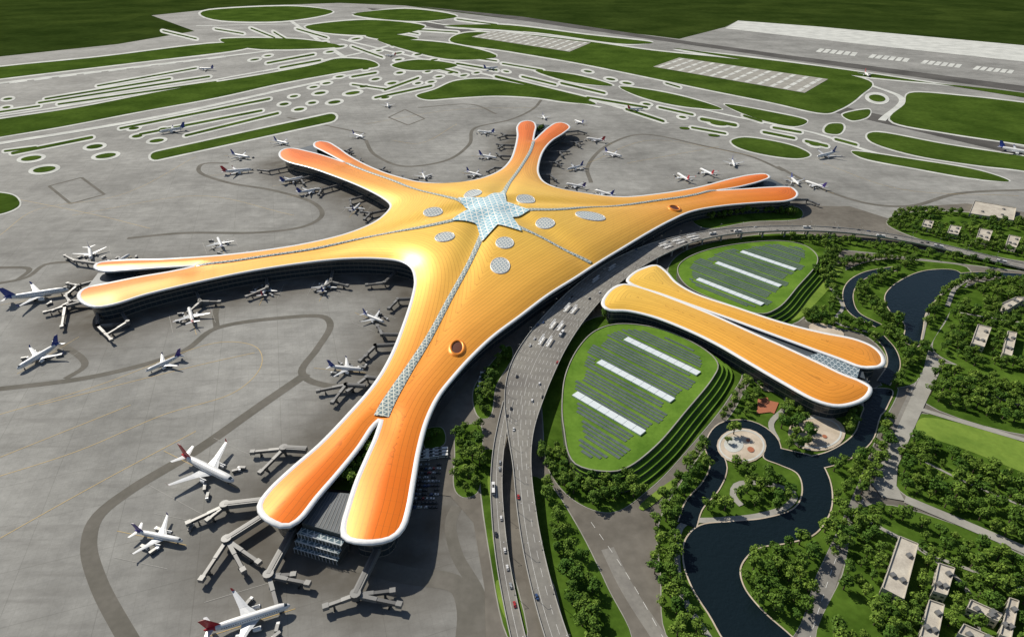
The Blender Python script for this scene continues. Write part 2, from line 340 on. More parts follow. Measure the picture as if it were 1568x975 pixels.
for u,v,a,b in [(48,243,20,4.5),(68,260,22,5.5),(145,225,16,4),(162,239,20,4.5),(210,209,10,3),(240,216,14,3.2),(205,197,10,2.6),(250,198,8,2.2),(10,165,8,2),(12,152,9,2),(435,160,9,2.5),(458,168,10,2.6),(450,148,8,2),(490,143,11,2.5),(512,157,12,3),(478,158,8,2.3),(540,143,14,3),(557,133,8,2),(575,122,8,2),(600,128,9,2.2),(612,112,7,2),(560,106,6,1.5),(590,150,8,2),(655,110,6,1.6),(672,118,7,1.6),(690,112,6,1.5),(710,116,7,1.6),(730,112,6,1.6),(640,128,6,1.8),(775,110,6,1.5),(520,72,10,2),(495,66,8,1.6),(470,72,8,1.6),(545,60,9,1.6),(505,80,8,1.6),(390,92,9,1.6),(410,86,7,1.4),(640,84,7,1.6),(610,92,7,1.6),
(935,122,9,2),(900,110,8,1.8),(960,128,9,2),(1248,221,12,4),(1343,151,16,7),(1100,190,16,3.5),(1185,186,8,2.5),(1045,180,7,2),(990,160,8,2),(500,100,7,1.5),(470,110,8,1.6),(455,120,7,1.6),(520,118,8,1.7),(500,128,8,1.8),(480,134,8,1.8),(630,102,6,1.4),(610,82,7,1.4),(580,78,6,1.3),(665,92,7,1.4),(560,96,6,1.4),(725,124,7,1.5),(660,126,7,1.6)]:
    sh.px(ellipse(u,v,a+3.0,b+2.2,-8 if u<760 else 8),False); gr.px(ellipse(u,v,a*.8,b*.75,-8 if u<760 else 8),False)
for u,v,a,b in [(1048,197,8,1.8),(1093,208,9,1.8)]: gr.px(ellipse(u,v,a,b,5),False)
for a,w_ in [([(-200,158),(0,128),(200,104),(400,80),(470,70)],34),([(-200,256),(0,220),(120,201),(260,176),(420,141),(540,115)],26),([(-200,205),(0,178),(120,160),(300,128),(480,95)],20),
          ([(540,20),(640,32),(760,52),(880,72)],30),([(300,40),(420,38),(540,36)],30),([(420,14),(470,50),(560,110)],24),([(520,60),(700,104),(960,168),(1020,190)],22),
          ([(1000,150),(1120,178),(1250,205),(1330,232),(1500,276)],14),([(400,110),(560,80),(640,56)],24),([(1330,130),(1380,150),(1350,185)],18),([(620,98),(800,140),(920,165)],14)]:
    sh.ribbon(spline([P(*q) for q in a],40),w_)
pl=Sheet('cargo_apron_slab',M['shoulder'],.45)
pl.px([(1110,44),(1130,32),(1250,41),(1568,70),(2000,110),(2000,140),(1568,95),(1300,66)],False)
rw.px([(560,12),(600,16),(700,42),(870,76),(1100,122),(1330,172),(1568,226),(1800,280),(1800,300),(1568,240),(1330,184),(1100,134),(870,86),(700,52),(590,24)],False)
rw.px([(640,10),(800,26),(1000,56),(1200,84),(1400,110),(1568,132),(1900,180),(1900,190),(1568,141),(1400,118),(1200,90),(1000,61),(780,29)],False)
def stripes(sheet,q,n,fr,m=1,gapm=.1):
    q=np.array([P(*a) for a in q])
    bl=lambda s,t:(1-s)*(1-t)*q[0]+s*(1-t)*q[1]+s*t*q[2]+(1-s)*t*q[3]
    for i in range(n):
        for j in range(m):
            s0,s1=(i+.5-fr/2)/n,(i+.5+fr/2)/n; t0,t1=(j+gapm/2)/m,(j+1-gapm/2)/m
            sheet.poly(np.array([bl(s0,t0),bl(s1,t0),bl(s1,t1),bl(s0,t1)]))
lot=Sheet('cargo_lot',M['pavement'],1.3); lotl=Sheet('cargo_lot_marking',M['shoulder'],1.45)
for qd in ([(1000,103),(1040,89),(1268,122),(1232,143)],[(722,57),(755,48),(905,66),(872,80)]):
    lot.px(qd,False); stripes(lotl,[qd[0],qd[3],qd[2],qd[1]],13,.32,4,.2)
for k in range(5):
    u=1255+k*80; v=74+k*9
    stripes(pl,[(u,v),(u+60,v+7),(u+55,v+13),(u-8,v+6)],6,.75,1,.1)
for k in range(9):
    u=10+k*38; v=104-k*4.6; stripes(pl,[(u,v+22),(u+30,v+18),(u+34,v+21),(u+4,v+25)],1,.9)
for a,w in [([(195,365),(280,357),(400,356),(465,347),(492,332),(482,312),(420,292),(350,280),(305,263),(312,251),(350,250)],8),
  ([(-40,600),(150,575),(280,538),(330,503),(440,486),(495,485),(506,498),(485,535),(462,568),(475,583),(540,597)],8),
  ([(470,572),(400,620),(300,690),(200,750),(150,790),(136,830),(150,890),(215,1010)],11),([(332,503),(330,480),(338,455)],7),
  ([(-20,437),(40,425),(70,405),(120,400)],7),([(-20,410),(45,412),(25,430)],7),([(90,523),(130,560),(100,580)],7),
  ([(700,775),(690,800),(700,850),(735,915),(738,1000)],9),([(470,838),(540,860),(620,880),(700,895),(715,930),(712,1000)],14),
  ([(560,215),(575,238),(620,255),(680,247),(718,222),(728,196),(780,184),(815,168),(830,152)],8),([(905,280),(900,255),(935,220),(985,206),(1080,224),(1150,240),(1200,262)],8),
  ([(1190,255),(1260,290),(1330,312),(1390,316),(1470,296),(1600,290)],9),([(640,165),(720,160),(760,175)],7),([(440,180),(560,205)],7)]:
    dk.rpx(a,w)
for a in ([(75,285),(125,272),(160,298),(108,312)],[(620,168),(650,182),(625,192),(595,180)]):
    for i in range(4): dk.rpx([a[i],a[(i+1)%4]],5)
for s in (sh,gr,rw,dk,pl,lot,lotl): s.done()
yl=Sheet('taxi_lines',M['yellow_line'],.2)
for a in [[(-20,735),(120,690),(250,635),(360,600),(400,560),(390,530),(330,525),(150,590),(-20,640)],[(-20,835),(150,740),(300,660)],[(0,300),(150,330),(230,350)],[(0,360),(60,320),(180,300),(300,240)],[(110,330),(300,300),(450,330)],
   [(600,215),(640,220),(700,190)],[(900,250),(1000,215),(1160,240)],[(960,250),(1100,225)],[(1260,250),(1380,290),(1560,300)],[(560,190),(700,168),(820,165)],[(60,620),(300,560),(390,540)],[(0,700),(200,620)]]:
    yl.rpx(a,.6)
# ---------------------------------------------------------------- terminal
def cdt_roof(outline,hf,sp_,name,parent,rad_c,ch):
    mn,mx=outline.min(0),outline.max(0)
    X,Y=np.meshgrid(np.arange(mn[0],mx[0],sp_),np.arange(mn[1],mx[1],sp_*.87)); X[1::2]+=sp_/2
    q=np.stack([X.ravel(),Y.ravel()],1); q=q[inside(q,outline)]; q=q[dist(q,outline)>sp_*.55]
    allp=np.vstack([outline,q])
    vs,_,fs,_,_,_=delaunay_2d_cdt([Vector(a) for a in allp],[],[list(range(len(outline)))],1,1e-4)
    v=np.array([(a.x,a.y) for a in vs]); z=hf(v); F=[]
    for f in fs:
        a=[vs[i] for i in f]; F.append(list(f) if (a[1]-a[0]).cross(a[2]-a[0])>0 else list(f)[::-1])
    o=mk(name,np.column_stack([v,z]),F,M['roof'],smooth=True,parent=parent)
    o.data.attributes.new('d_edge','FLOAT','POINT').data.foreach_set('value',dchains(v,ch))
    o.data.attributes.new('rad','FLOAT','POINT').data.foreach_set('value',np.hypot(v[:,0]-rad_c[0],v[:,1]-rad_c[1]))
    return o
def rim(outline,hf,parent,name='fascia',prof=((-1.8,.25),(-.4,.7),(2.0,.6),(2.8,-.6),(1.0,-2.0),(-3.5,-2.3))):
    n=len(outline); nn=normals(outline); z=hf(outline); z=(np.roll(z,1)+z+np.roll(z,-1))/3; V=[];Fc=[]
    for off,dz in prof:
        for i in range(n): V.append((*(outline[i]+nn[i]*off),z[i]+dz))
    for k in range(len(prof)-1):
        for i in range(n):
            j=(i+1)%n; Fc.append((k*n+i,(k+1)*n+i,(k+1)*n+j,k*n+j))
    return mk(name,V,Fc,M['rim'],smooth=True,parent=parent)
def wall(outline,hf,inset,parent,z0=0.0,mat='facade',name='facade',drop=1.0):
    nn=normals(outline); w=outline-nn*inset; ok=dist(w,outline)>inset*.9
    w=w[ok]; n=len(w); z=hf(w)-drop; V=[(a[0],a[1],z0) for a in w]+[(a[0],a[1],zz) for a,zz in zip(w,z)]
    Fc=[];
    for i in range(n):
        j=(i+1)%n
        if np.linalg.norm(w[i]-w[j])<60: Fc.append((i,j,n+j,n+i))
    o=mk(name,V,Fc,M[mat],parent=parent)
    s=np.concatenate([[0],np.cumsum(np.linalg.norm(np.diff(w,axis=0),axis=1))])
    o.data.attributes.new('arc','FLOAT','POINT').data.foreach_set('value',np.concatenate([s,s]))
    return o
T=empty('airport_terminal')
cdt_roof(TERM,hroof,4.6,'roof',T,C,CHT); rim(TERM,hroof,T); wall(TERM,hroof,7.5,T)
def strip_on(hf,pts,width,name,mat,parent,dz=.5,step=5,edge=None):
    w=spline(pts,step); nn=normals(w,False); n=len(w); wd=np.interp(np.linspace(0,1,n),np.linspace(0,1,len(width)),width)/2
    V=[];Fc=[]
    lanes=[-1,-.45,.45,1]
    for i in range(n):
        for l in lanes:
            p=w[i]+nn[i]*wd[i]*l; V.append((p[0],p[1],0))
    V=np.array(V); V[:,2]=hf(V[:,:2])+dz+np.tile([-.6,.5,.5,-.6],n)*.6
    for i in range(n-1):
        for k in range(3): a=i*4+k; Fc.append((a,a+1,a+5,a+4))
    o=mk(name,V,Fc,M[mat],parent=parent); return o
for k,s in enumerate(SEAMS_PX):
    pts=[PZ(u,v,hroof) for u,v in s]
    strip_on(hroof,pts,[9,6.5,6.5,7,9,14] if k==0 else [10,6,6,6.5],'ridge_skylight_%d'%k,'seam',T,dz=.9)
def disc(u,v,a,b,name,mat,parent,hf=hroof,dz=.8):
    c=PZ(u,v,hf); 
    ax=np.linalg.norm(PZ(u+a,v,hf)-c); ay=ax*b
    V=[(c[0],c[1])]; Fc=[]; R=4; K=28
    for r in range(1,R+1):
        for k in range(K):
            t=2*math.pi*k/K; V.append((c[0]+ax*r/R*math.cos(t),c[1]+ay*r/R*math.sin(t)))
    V=np.array(V); z=hf(V)+dz; 
    for k in range(K):
        Fc.append((0,1+k,1+(k+1)%K))
        for r in range(R-1): a0=1+r*K; Fc.append((a0+k,a0+K+k,a0+K+(k+1)%K,a0+(k+1)%K))
    mk(name,np.column_stack([V,z]),Fc,M[mat],parent=parent)
    V2=[];F2=[]
    for off,dd_ in ((0,.1),(.3,.4),(.9,.2),(1.4,-1.5)) if mat!='oculus' else ((0,.1),(.4,1.2),(2.5,1.0),(5,-1.5)):
        for k in range(K):
            t=2*math.pi*k/K; V2.append((c[0]+(ax+off)*math.cos(t),c[1]+(ay+off)*math.sin(t),0,dd_))
    V2=np.array(V2); zz=hf(V2[:,:2])+dz+V2[:,3]
    for r in range(3):
        for k in range(K): F2.append((r*K+k,(r+1)*K+k,(r+1)*K+(k+1)%K,r*K+(k+1)%K))
    o=mk(name+'_ring',np.column_stack([V2[:,:2],zz]),F2,M['rim' if mat!='oculus' else 'roof'],parent=parent,smooth=True)
    if mat=='oculus':
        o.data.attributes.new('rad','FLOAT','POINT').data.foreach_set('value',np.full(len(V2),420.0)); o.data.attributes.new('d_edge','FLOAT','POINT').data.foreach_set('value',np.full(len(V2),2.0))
for i,(u,v,a,b) in enumerate([(724,298,10,1.3),(805,306,13,1.1),(663,325,14,.9),(681,363,14,.9),(835,342,14,1.0),(904,331,20,.7),(773,372,13,1.2),(766,407,14,1.5)]):
    disc(u,v,a,b,'oval_skylight_%d'%i,'lattice2',T)
disc(700,533,8,1.9,'roof_oculus','oculus',T); disc(1033,319,6,1.2,'roof_oculus_east','oculus',T)
star=[]
tips=[(738,372),(690,339),(700,304),(772,293),(812,323),(800,356)]
tw=[PZ(u,v,hroof) for u,v in tips]; c0=np.mean(tw,0)
for i in range(6):
    a=tw[i]; b=tw[(i+1)%6]; star.append(a); star.append(c0+((a+b)/2-c0)*.60)
star=ccw(np.array(star)); st=resample(star,6,True)
mn,mx=star.min(0),star.max(0); X,Y=np.meshgrid(np.arange(mn[0],mx[0],6),np.arange(mn[1],mx[1],6)); q=np.stack([X.ravel(),Y.ravel()],1); q=q[inside(q,st)]; q=q[dist(q,st)>2]
vs,_,fs,_,_,_=delaunay_2d_cdt([Vector(a) for a in np.vstack([st,q])],[],[list(range(len(st)))],1,1e-4)
v=np.array([(a.x,a.y) for a in vs]); mk('central_skylight',np.column_stack([v,hroof(v)+2.0]),[list(f) for f in fs],M['lattice'],parent=T)
def box(V,Fc,Mi,x,y,z,sx,sy,sz,ang=0,mi=0):
    c,s_=math.cos(ang),math.sin(ang); b=len(V)
    for dz in (0,sz):
        for dx,dy in ((-sx/2,-sy/2),(sx/2,-sy/2),(sx/2,sy/2),(-sx/2,sy/2)): V.append((x+dx*c-dy*s_,y+dx*s_+dy*c,z+dz))
    for f in ((3,2,1,0),(4,5,6,7),(0,1,5,4),(1,2,6,5),(2,3,7,6),(3,0,4,7)): Fc.append([b+i for i in f]); Mi.append(mi)
def prism(V,Fc,Mi,p,z0,z1,mt=0,ms=0):
    p=ccw(p); n=len(p); b=len(V); V+= [(a[0],a[1],z0) for a in p]+[(a[0],a[1],z1) for a in p]
    Fc.append([b+n+i for i in range(n)]); Mi.append(mt)
    for i in range(n): j=(i+1)%n; Fc.append([b+i,b+j,b+n+j,b+n+i]); Mi.append(ms)
V,Fc,Mi=[],[],[]
LR=[([(462,800),(497,752),(546,756),(531,820)],17),([(128,447),(150,418),(215,414),(205,425)],13),([(432,234),(480,222),(505,235),(500,242),(470,235)],13),([(818,190),(846,192),(825,208),(818,205)],13),([(1178,273),(1210,288),(1150,291),(1130,288)],13)]
for p,z in LR: prism(V,Fc,Mi,np.array([P(u,v,z) for u,v in p]),0,z,0,1)
a0,a1,a2,a3=[P(u,v,17) for u,v in LR[0][0]]
for k in range(12):
    s=(k+.5)/12; pa=a0+(a3-a0)*s; pb=a1+(a2-a1)*s; m_=(pa+pb)/2; d=pb-pa
    box(V,Fc,Mi,m_[0],m_[1],17.02,np.linalg.norm(d)*.94,.35,.25,math.atan2(d[1],d[0]),2)
mk('pier_end_hall',V,Fc,[M['lowroof'],M['facade'],M['steel_light']],Mi,parent=T)
V,Fc,Mi=[],[],[]
a,b=P(458,802,16),P(531,822,16); n_=np.array([ (b-a)[1],-(b-a)[0]]); n_/=np.linalg.norm(n_); n_*= (1 if n_[1]<0 else -1); t_=(b-a)
for k,(z,g_) in enumerate(((5,13),(9,10),(13,6))):
    prism(V,Fc,Mi,np.array([a+t_*.04,b-t_*.04,b-t_*.04+n_*g_,a+t_*.04+n_*g_]),0 if k==0 else z-4+.02,z,0,1)
    for j in range(13):
        q=a+t_*(.06+.88*j/12)+n_*(g_+.4); box(V,Fc,Mi,q[0],q[1],z-4,.3,.3,5.2,0,2)
    m_=(a+b)/2+n_*(g_+.4); box(V,Fc,Mi,m_[0],m_[1],z+1.2,np.linalg.norm(t_)*.9,.3,.25,math.atan2(t_[1],t_[0]),2)
mk('pier_end_terrace',V,Fc,[M['glassroof'],M['facade'],M['wing']],Mi,parent=T)
V,Fc,Mi=[],[],[]
prism(V,Fc,Mi,np.array([P(u,v,8) for u,v in [(546,752),(560,712),(575,672),(583,645),(570,655),(545,690),(502,748)]]),0,8,0,1)
mk('courtyard_garden',V,Fc,[M['lawn'],M['facade']],Mi,parent=T)
# ---------------------------------------------------------------- ground transport centre
G=empty('ground_transport_center')
GU=[(962,430),(972,417),(990,409),(1005,407),(1018,414),(1035,432),(1065,449),(1130,471),(1200,494),(1260,509),(1310,519),(1338,531),(1352,548),(1346,561),(1322,561),(1290,549),(1240,531),(1180,509),(1120,487),(1060,466),(1010,448),(978,438)]
GL=[(924,465),(930,450),(945,438),(965,436),(985,441),(1030,457),(1090,481),(1150,508),(1200,530),(1250,553),(1290,572),(1320,584),(1331,592),(1328,604),(1308,615),(1280,619),(1250,611),(1200,584),(1150,555),(1100,526),(1050,502),(1000,483),(960,474),(932,473)]
gt=[]
for nm,px_ in (('upper_petal_roof',GU),('lower_petal_roof',GL)):
    ol=ccw(spline([P(u,v,22) for u,v in px_],5,True)); gt.append(ol); ch=chains(ol,5,55)
    def hh(q,c_=ch): t=np.minimum(dchains(q,c_)/22,1); return 21+3.2*t*(2-t)
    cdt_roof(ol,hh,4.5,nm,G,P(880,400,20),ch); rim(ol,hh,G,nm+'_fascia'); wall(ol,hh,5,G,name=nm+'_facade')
V,Fc,Mi=[],[],[]
prism(V,Fc,Mi,np.array([P(u,v,18) for u,v in [(975,440),(1060,466),(1180,508),(1320,562),(1325,580),(1250,553),(1150,508),(1030,458)]]),0,18,0,1)
mk('link_roof',V,Fc,[M['lowroof'],M['facade']],Mi,parent=G)
V,Fc,Mi=[],[],[]
prism(V,Fc,Mi,np.array([P(u,v,19.5) for u,v in [(1235,546),(1262,538),(1318,560),(1312,580),(1290,571)]]),17,20,0,0)
mk('atrium_glass',V,Fc,[M['glassroof'],M['facade']],Mi,parent=G)
V,Fc,Mi=[],[],[]
low=np.array([P(u,v,0) for u,v in [(1120,560),(1180,590),(1250,628),(1300,632),(1330,615),(1335,600),(1280,600),(1180,555),(1120,530)]])
cl=low.mean(0)
for k in range(4):
    prism(V,Fc,Mi,cl+(low-cl)*(1.0-.03*k),k*4,k*4+1.0,0,0); prism(V,Fc,Mi,cl+(low-cl)*(.97-.03*k),k*4+1.0,k*4+4,1,1)
mk('terrace_floors',V,Fc,[M['wall'],M['facade']],Mi,parent=G)
# ---------------------------------------------------------------- landside ground
ls=Sheet('landside_ground',M['asphalt'],.5)
LS=[(760,1100),(745,1000),(742,900),(725,800),(690,760),(655,755),(655,700),(670,640),(700,600),(770,510),(900,410),(1040,345),(1225,316),(1300,316),(1360,335),(1385,318),(1480,312),(1568,325),(2300,420),(2300,1150)]
ls.px(LS,False); ls.done()
LANDW=np.array([P(*q) for q in LS])
lw=Sheet('lawn',M['lawn'],.78,skirt=1)
kb=Sheet('kerb',M['pavement'],.66,skirt=1)
LAWN=[[(702,657),(733,650),(737,700),(730,755),(712,762),(698,752),(697,700)],[(740,690),(756,690),(765,800),(805,985),(785,985),(752,860)],
[(833,570),(868,515),(920,485),(1000,490),(1090,520),(1135,565),(1115,610),(1055,685),(995,748),(935,785),(882,768),(842,722),(832,650)],
[(812,730),(838,740),(880,800),(930,900),(965,985),(880,985),(850,900),(822,830)],
[(1025,425),(1038,392),(1090,372),(1200,358),(1268,366),(1284,392),(1245,440),(1196,494),(1100,475)],
[(1163,578),(1210,612),(1260,640),(1320,625),(1345,592),(1372,592),(1345,660),(1305,760),(1250,880),(1200,985),(1030,985),(1012,880),(1010,800),(1060,715),(1120,635)],
[(1262,440),(1300,412),(1350,398),(1430,402),(1480,410),(1458,470),(1424,530),(1398,588),(1352,592),(1356,545),(1320,512),(1235,492)],
[(1480,440),(1600,425),(1600,600),(1500,572),(1432,540),(1450,490)],[(1435,556),(1600,608),(1600,668),(1418,618)],
[(1412,634),(1600,690),(1600,745),(1395,665)],[(1385,668),(1600,748),(1600,860),(1480,800),(1378,752),(1372,700)],[(1335,772),(1600,875),(1600,1000),(1255,1000),(1290,880)],
[(1358,342),(1395,326),(1480,326),(1600,345),(1600,402),(1480,384),(1395,362)],[(1275,368),(1350,372),(1430,386),(1560,408),(1600,418),(1420,398),(1340,388),(1280,380)],
[(725,600),(750,560),(780,530),(785,545),(760,590),(748,640),(735,640)],[(650,660),(675,655),(680,680),(655,690)],[(900,900),(925,985),(890,985)],[(1190,495),(1285,405),(1295,408),(1205,500)],
[(1060,335),(1130,318),(1220,318),(1225,335),(1150,340),(1080,350)]]
for a in LAWN: kb.px(grow(a,1.6)); lw.px(a)
lw.done(); kb.done()
md=Sheet('meadow',surf('mown_meadow',(.13,.21,.035),(.2,.29,.05),.03,.3,fine=.4,spec=0),1.0)
md.px([(1415,640),(1600,694),(1600,738),(1560,722),(1480,690),(1405,662)]); md.px([(978,778),(1045,725),(1052,722),(985,782)]); 
for k in range(3): md.px([(748+k*6,730+k*80),(756+k*7,730+k*80),(768+k*8,790+k*80),(760+k*8,790+k*80)])
md.px([(895,905),(915,960),(900,960)]); md.px([(1262,420),(1288,404),(1292,408),(1215,492),(1208,488)])
md.done()
pv=Sheet('footpath',M['pavement'],1.2)
pv.px([(1422,548),(1447,552),(1402,650),(1374,715),(1372,745),(1385,768),(1350,762),(1334,742)],False)
pv.rpx([(1385,765),(1480,805),(1620,865)],9); pv.rpx([(1400,625),(1500,655),(1620,690)],6)
pv.rpx([(1330,800),(1420,850),(1480,905),(1500,985)],3.5); pv.rpx([(1420,850),(1600,915)],3); pv.rpx([(1400,700),(1480,740),(1600,790)],2.5); pv.rpx([(1470,480),(1530,490),(1600,500)],3); pv.rpx([(1440,580),(1600,635)],2.5)
pv.rpx([(1090,985),(1046,915),(1036,850),(1046,803),(1100,797),(1160,791),(1205,776),(1216,757),(1185,744),(1130,742),(1122,760),(1135,775)],5)
pv.rpx([(1160,585),(1195,600),(1205,620),(1180,650),(1190,675)],5); pv.rpx([(1450,470),(1465,440),(1500,425),(1600,430)],5); pv.rpx([(1270,440),(1290,470),(1280,495),(1330,510)],4); pv.rpx([(1408,530),(1425,470),(1460,435)],4)
pv.done()
wt=Sheet('river',M['water'],1.3); WATER=[]; bk=Sheet('river_bank',M['plaza'],1.25)
def wpoly(p):
    w=spline([P(*q) for q in p],None,True,6); wt.poly(w); w2=ccw(w); bk.poly(w2+normals(w2)*1.1); WATER.append(('p',w,0))
def wrib(p,wd): w=spline([P(*q) for q in p],5); wt.ribbon(w,wd); bk.ribbon(w,wd+2.0); WATER.append(('r',w,wd/2))
wpoly([(1128,1000),(1085,940),(1060,900),(1047,860),(1050,828),(1072,806),(1120,800),(1170,795),(1217,779),(1229,750),(1220,725),(1193,712),(1170,702),(1178,687),(1216,693),(1249,703),(1267,730),(1273,765),(1266,793),(1243,820),(1203,832),(1165,838),(1145,850),(1132,872),(1138,900),(1165,935),(1210,975),(1235,1000)])
wrib([(1052,805),(1062,775),(1088,745),(1100,715),(1092,685),(1112,655),(1150,653),(1178,672),(1184,700)],13)
wrib([(1235,712),(1280,700),(1320,672),(1332,640),(1345,605)],14)
wpoly([(1330,598),(1364,598),(1360,617),(1344,637),(1326,632)])
wpoly([(1355,455),(1380,430),(1420,415),(1462,415),(1474,425),(1450,441),(1430,462),(1416,482),(1411,510),(1402,532),(1386,525),(1385,497),(1365,480)])
wrib([(1462,424),(1520,421),(1620,428)],14); wrib([(1345,500),(1310,482),(1298,458),(1305,435),(1330,420),(1372,412)],11); wrib([(1352,588),(1368,560),(1362,535),(1345,515)],11)
wt.done(); bk.done()
pz=Sheet('plaza',M['plaza'],1.45); pz.px(ellipse(1135,684,38,27),False); pz.px(ellipse(1250,664,44,28),False); pz.px(ellipse(1265,508,28,10,15),False); pz.px([(1155,585),(1185,590),(1195,603),(1170,600)],False); pz.done()
p2=Sheet('plaza_paving',M['shoulder'],1.6)
for u,v,a_,b_ in ((1135,684,34,23.5),(1250,664,37,23)):
    e=np.array([P(*q) for q in ellipse(u,v,a_,b_,0,40)]); p2.ribbon(np.vstack([e,e[:1]]),1.6)
p2.px(ellipse(1123,682,15,12),False); p2.done()
p3=Sheet('playground_surface',M['court'],1.85)
for u,v,a,b in ((1149,690,7,5),(1145,676,4,3),(1240,655,7,4),(1262,670,5,3)): p3.px(ellipse(u,v,a*.8,b*.8,20),False)
p3.done()
ct=Sheet('sports_court',M['court'],1.55); ct.px([(1160,612),(1175,610),(1182,632),(1158,635)],False); ct.px([(1178,615),(1192,618),(1185,635),(1178,632)],False); ct.done()
# ---------------------------------------------------------------- viaducts
DECKS=[]
def deck(name,pts,thick=1.8,pier=True,lanes=True):
    w3=np.array([(*P(u,v,z),w,z) for u,v,w,z in pts]); c=spline(w3,7); n=len(c); nn=normals(c[:,:2],False); DECKS.append((c[:,:2],c[:,2]/2))
    E=empty(name)
    V=[];Fc=[];Mi=[]
    for i in range(n):
        hw=c[i,2]/2; z=c[i,3]
        for o_,dz in ((-hw,0),(hw,0),(hw-1.5,-thick),(-hw+1.5,-thick)):
            p=c[i,:2]+nn[i]*o_; V.append((p[0],p[1],z+dz))
    for i in range(n-1):
        a=i*4
        for k,(s_,t_) in enumerate(((0,1),(1,2),(2,3),(3,0))): Fc.append((a+s_,a+t_,a+4+t_,a+4+s_)); Mi.append(0 if k==0 else 1)
    mk('road_deck',V,Fc,[M['deck'],M['para']],Mi,parent=E)
    V=[];Fc=[]
    for sd in (-1,1):
        b=len(V)
        for i in range(n):
            hw=c[i,2]/2; z=c[i,3]
            for o_,dz in ((hw-.1,-.3),(hw-.1,1.1),(hw-.6,1.1),(hw-.6,-.3)):
                p=c[i,:2]+nn[i]*o_*sd; V.append((p[0],p[1],z+dz))
        for i in range(n-1):
            a=b+i*4
            for k in range(3): Fc.append((a+k,a+k+1,a+5+k,a+4+k))
    mk('parapet',V,Fc,M['para'],parent=E)
    V=[];Fc=[]
    if lanes:
        for i in range(n-1):
            hw=c[i,2]/2; k=int(hw*2//3.8)
            for l in range(1,k):
                o_=-hw+l*(2*hw/k)
                if i%2 and l!=k//2: continue
                b=len(V); a0=c[i]; a1=c[i+1]
                for A,Nn in ((a0,nn[i]),(a1,nn[i+1])):
                    for e in (-.1,.1): p=A[:2]+Nn*(o_+e); V.append((p[0],p[1],A[3]+.03))
                Fc.append((b,b+1,b+3,b+2))
        mk('lane_markings',V,Fc,M['white_line'],parent=E)
    if pier:
        V=[];Fc=[];Mi=[]
        for i in range(0,n,5):
            if c[i,3]<3: continue
            hw=c[i,2]/2
            for o_ in ((-hw*.5,hw*.5) if hw<14 else (-hw*.75,-hw*.25,hw*.25,hw*.75)):
                p=c[i,:2]+nn[i]*o_; a=math.atan2(nn[i][1],nn[i][0]); box(V,Fc,Mi,p[0],p[1],0,2,2,c[i,3]-thick,a); box(V,Fc,Mi,p[0],p[1],c[i,3]-thick-1.2,4.5,2.4,1.1,a)
        if V: mk('piers',V,Fc,M['para'],parent=E)
    return c,nn
main=deck('viaduct_road',[(862,1005,15,5),(838,930,15,6),(818,850,15,8),(806,780,15,10),(799,710,16,12),(797,660,24,12),(802,610,38,12),(815,565,47,12),(836,525,48,12),(870,480,46,12),(910,440,44,12),(960,404,42,12),(1010,380,36,12),(1060,364,26,12),(1120,354,21,12),(1200,350,19,12),(1280,352,19,11),(1350,360,19,9),(1430,375,19,7),(1500,392,20,5),(1640,424,19,4)])
ramp_=deck('ramp_road',[(800,1005,10,1.2),(783,930,10,1.5),(770,860,10,3),(763,800,10,5),(760,740,10,7),(763,690,10,9),(770,650,10,11),(778,615,10,11.4)])
rd=Sheet('service_road',M['deck'],.6)
rd.rpx([(1015,985),(960,900),(930,840)],10); rd.rpx([(1320,765),(1280,850),(1235,985)],12); rd.rpx([(1345,720),(1400,600),(1440,520),(1480,440),(1600,425)],8); rd.done()
rl=Sheet('road_marking',M['white_line'],.72)
for a in [[(1322,765),(1282,850),(1237,985)],[(985,720),(1060,650),(1140,575)],[(1200,480),(1290,400)],[(1395,600),(1425,545)],[(905,800),(960,880),(1020,985)]]:
    c=spline([P(*q) for q in a],6)
    for i in range(0,len(c)-1,2): rl.ribbon(c[i:i+2],.3)
rl.done()
def on_deck(c,nn,i,o_): p=c[i,:2]+nn[i]*o_; t=np.array([-nn[i][1],nn[i][0]]); return p,math.atan2(t[1],t[0]),c[i,3]
c,nn=main
def near_px(u,v): return int(np.argmin(np.linalg.norm(c[:,:2]-P(u,v,12),axis=1)))
for (u,v,offs) in [(832,520,(-6,3)),(850,496,(-6,3)),(868,474,(-6,3)),(1020,376,(-5,4)),(1040,370,(-5,4)),(1058,364,(-4,4)),(945,414,(-8,)),(920,432,(-8,))]:
    i=near_px(u,v)
    for o_ in offs:
        p,a,z=on_deck(c,nn,i,o_); V,Fc,Mi=[],[],[]
        box(V,Fc,Mi,0,0,.02,17,2.6,.16,0,0); box(V,Fc,Mi,0,0,3.6,16,2.0,.3,0,0)
        for x in (-7,0,7): box(V,Fc,Mi,x,0,.18,.3,.3,3.42,0,1)
        box(V,Fc,Mi,0,0,3.9,15.0,.4,.2,0,1)
        o=mk('drop_off_canopy',V,Fc,[M['white'],M['steel']],Mi); o.location=(p[0],p[1],z+.02); o.rotation_euler=(0,0,a)
V,Fc,Mi=[],[],[]
box(V,Fc,Mi,0,0,0,.5,.5,.6,0,0); box(V,Fc,Mi,0,0,.6,.2,.2,9.0,0,0); box(V,Fc,Mi,.9,0,9.6,2.0,.14,.14,0,0); box(V,Fc,Mi,2.1,0,9.5,.9,.35,.2,0,1)
LM=bpy.data.meshes.new('street_lamp_mesh'); LM.from_pydata(V,[],Fc); LM.materials.append(M['steel_light']); LM.materials.append(M['white']); LM.polygons.foreach_set('material_index',Mi)
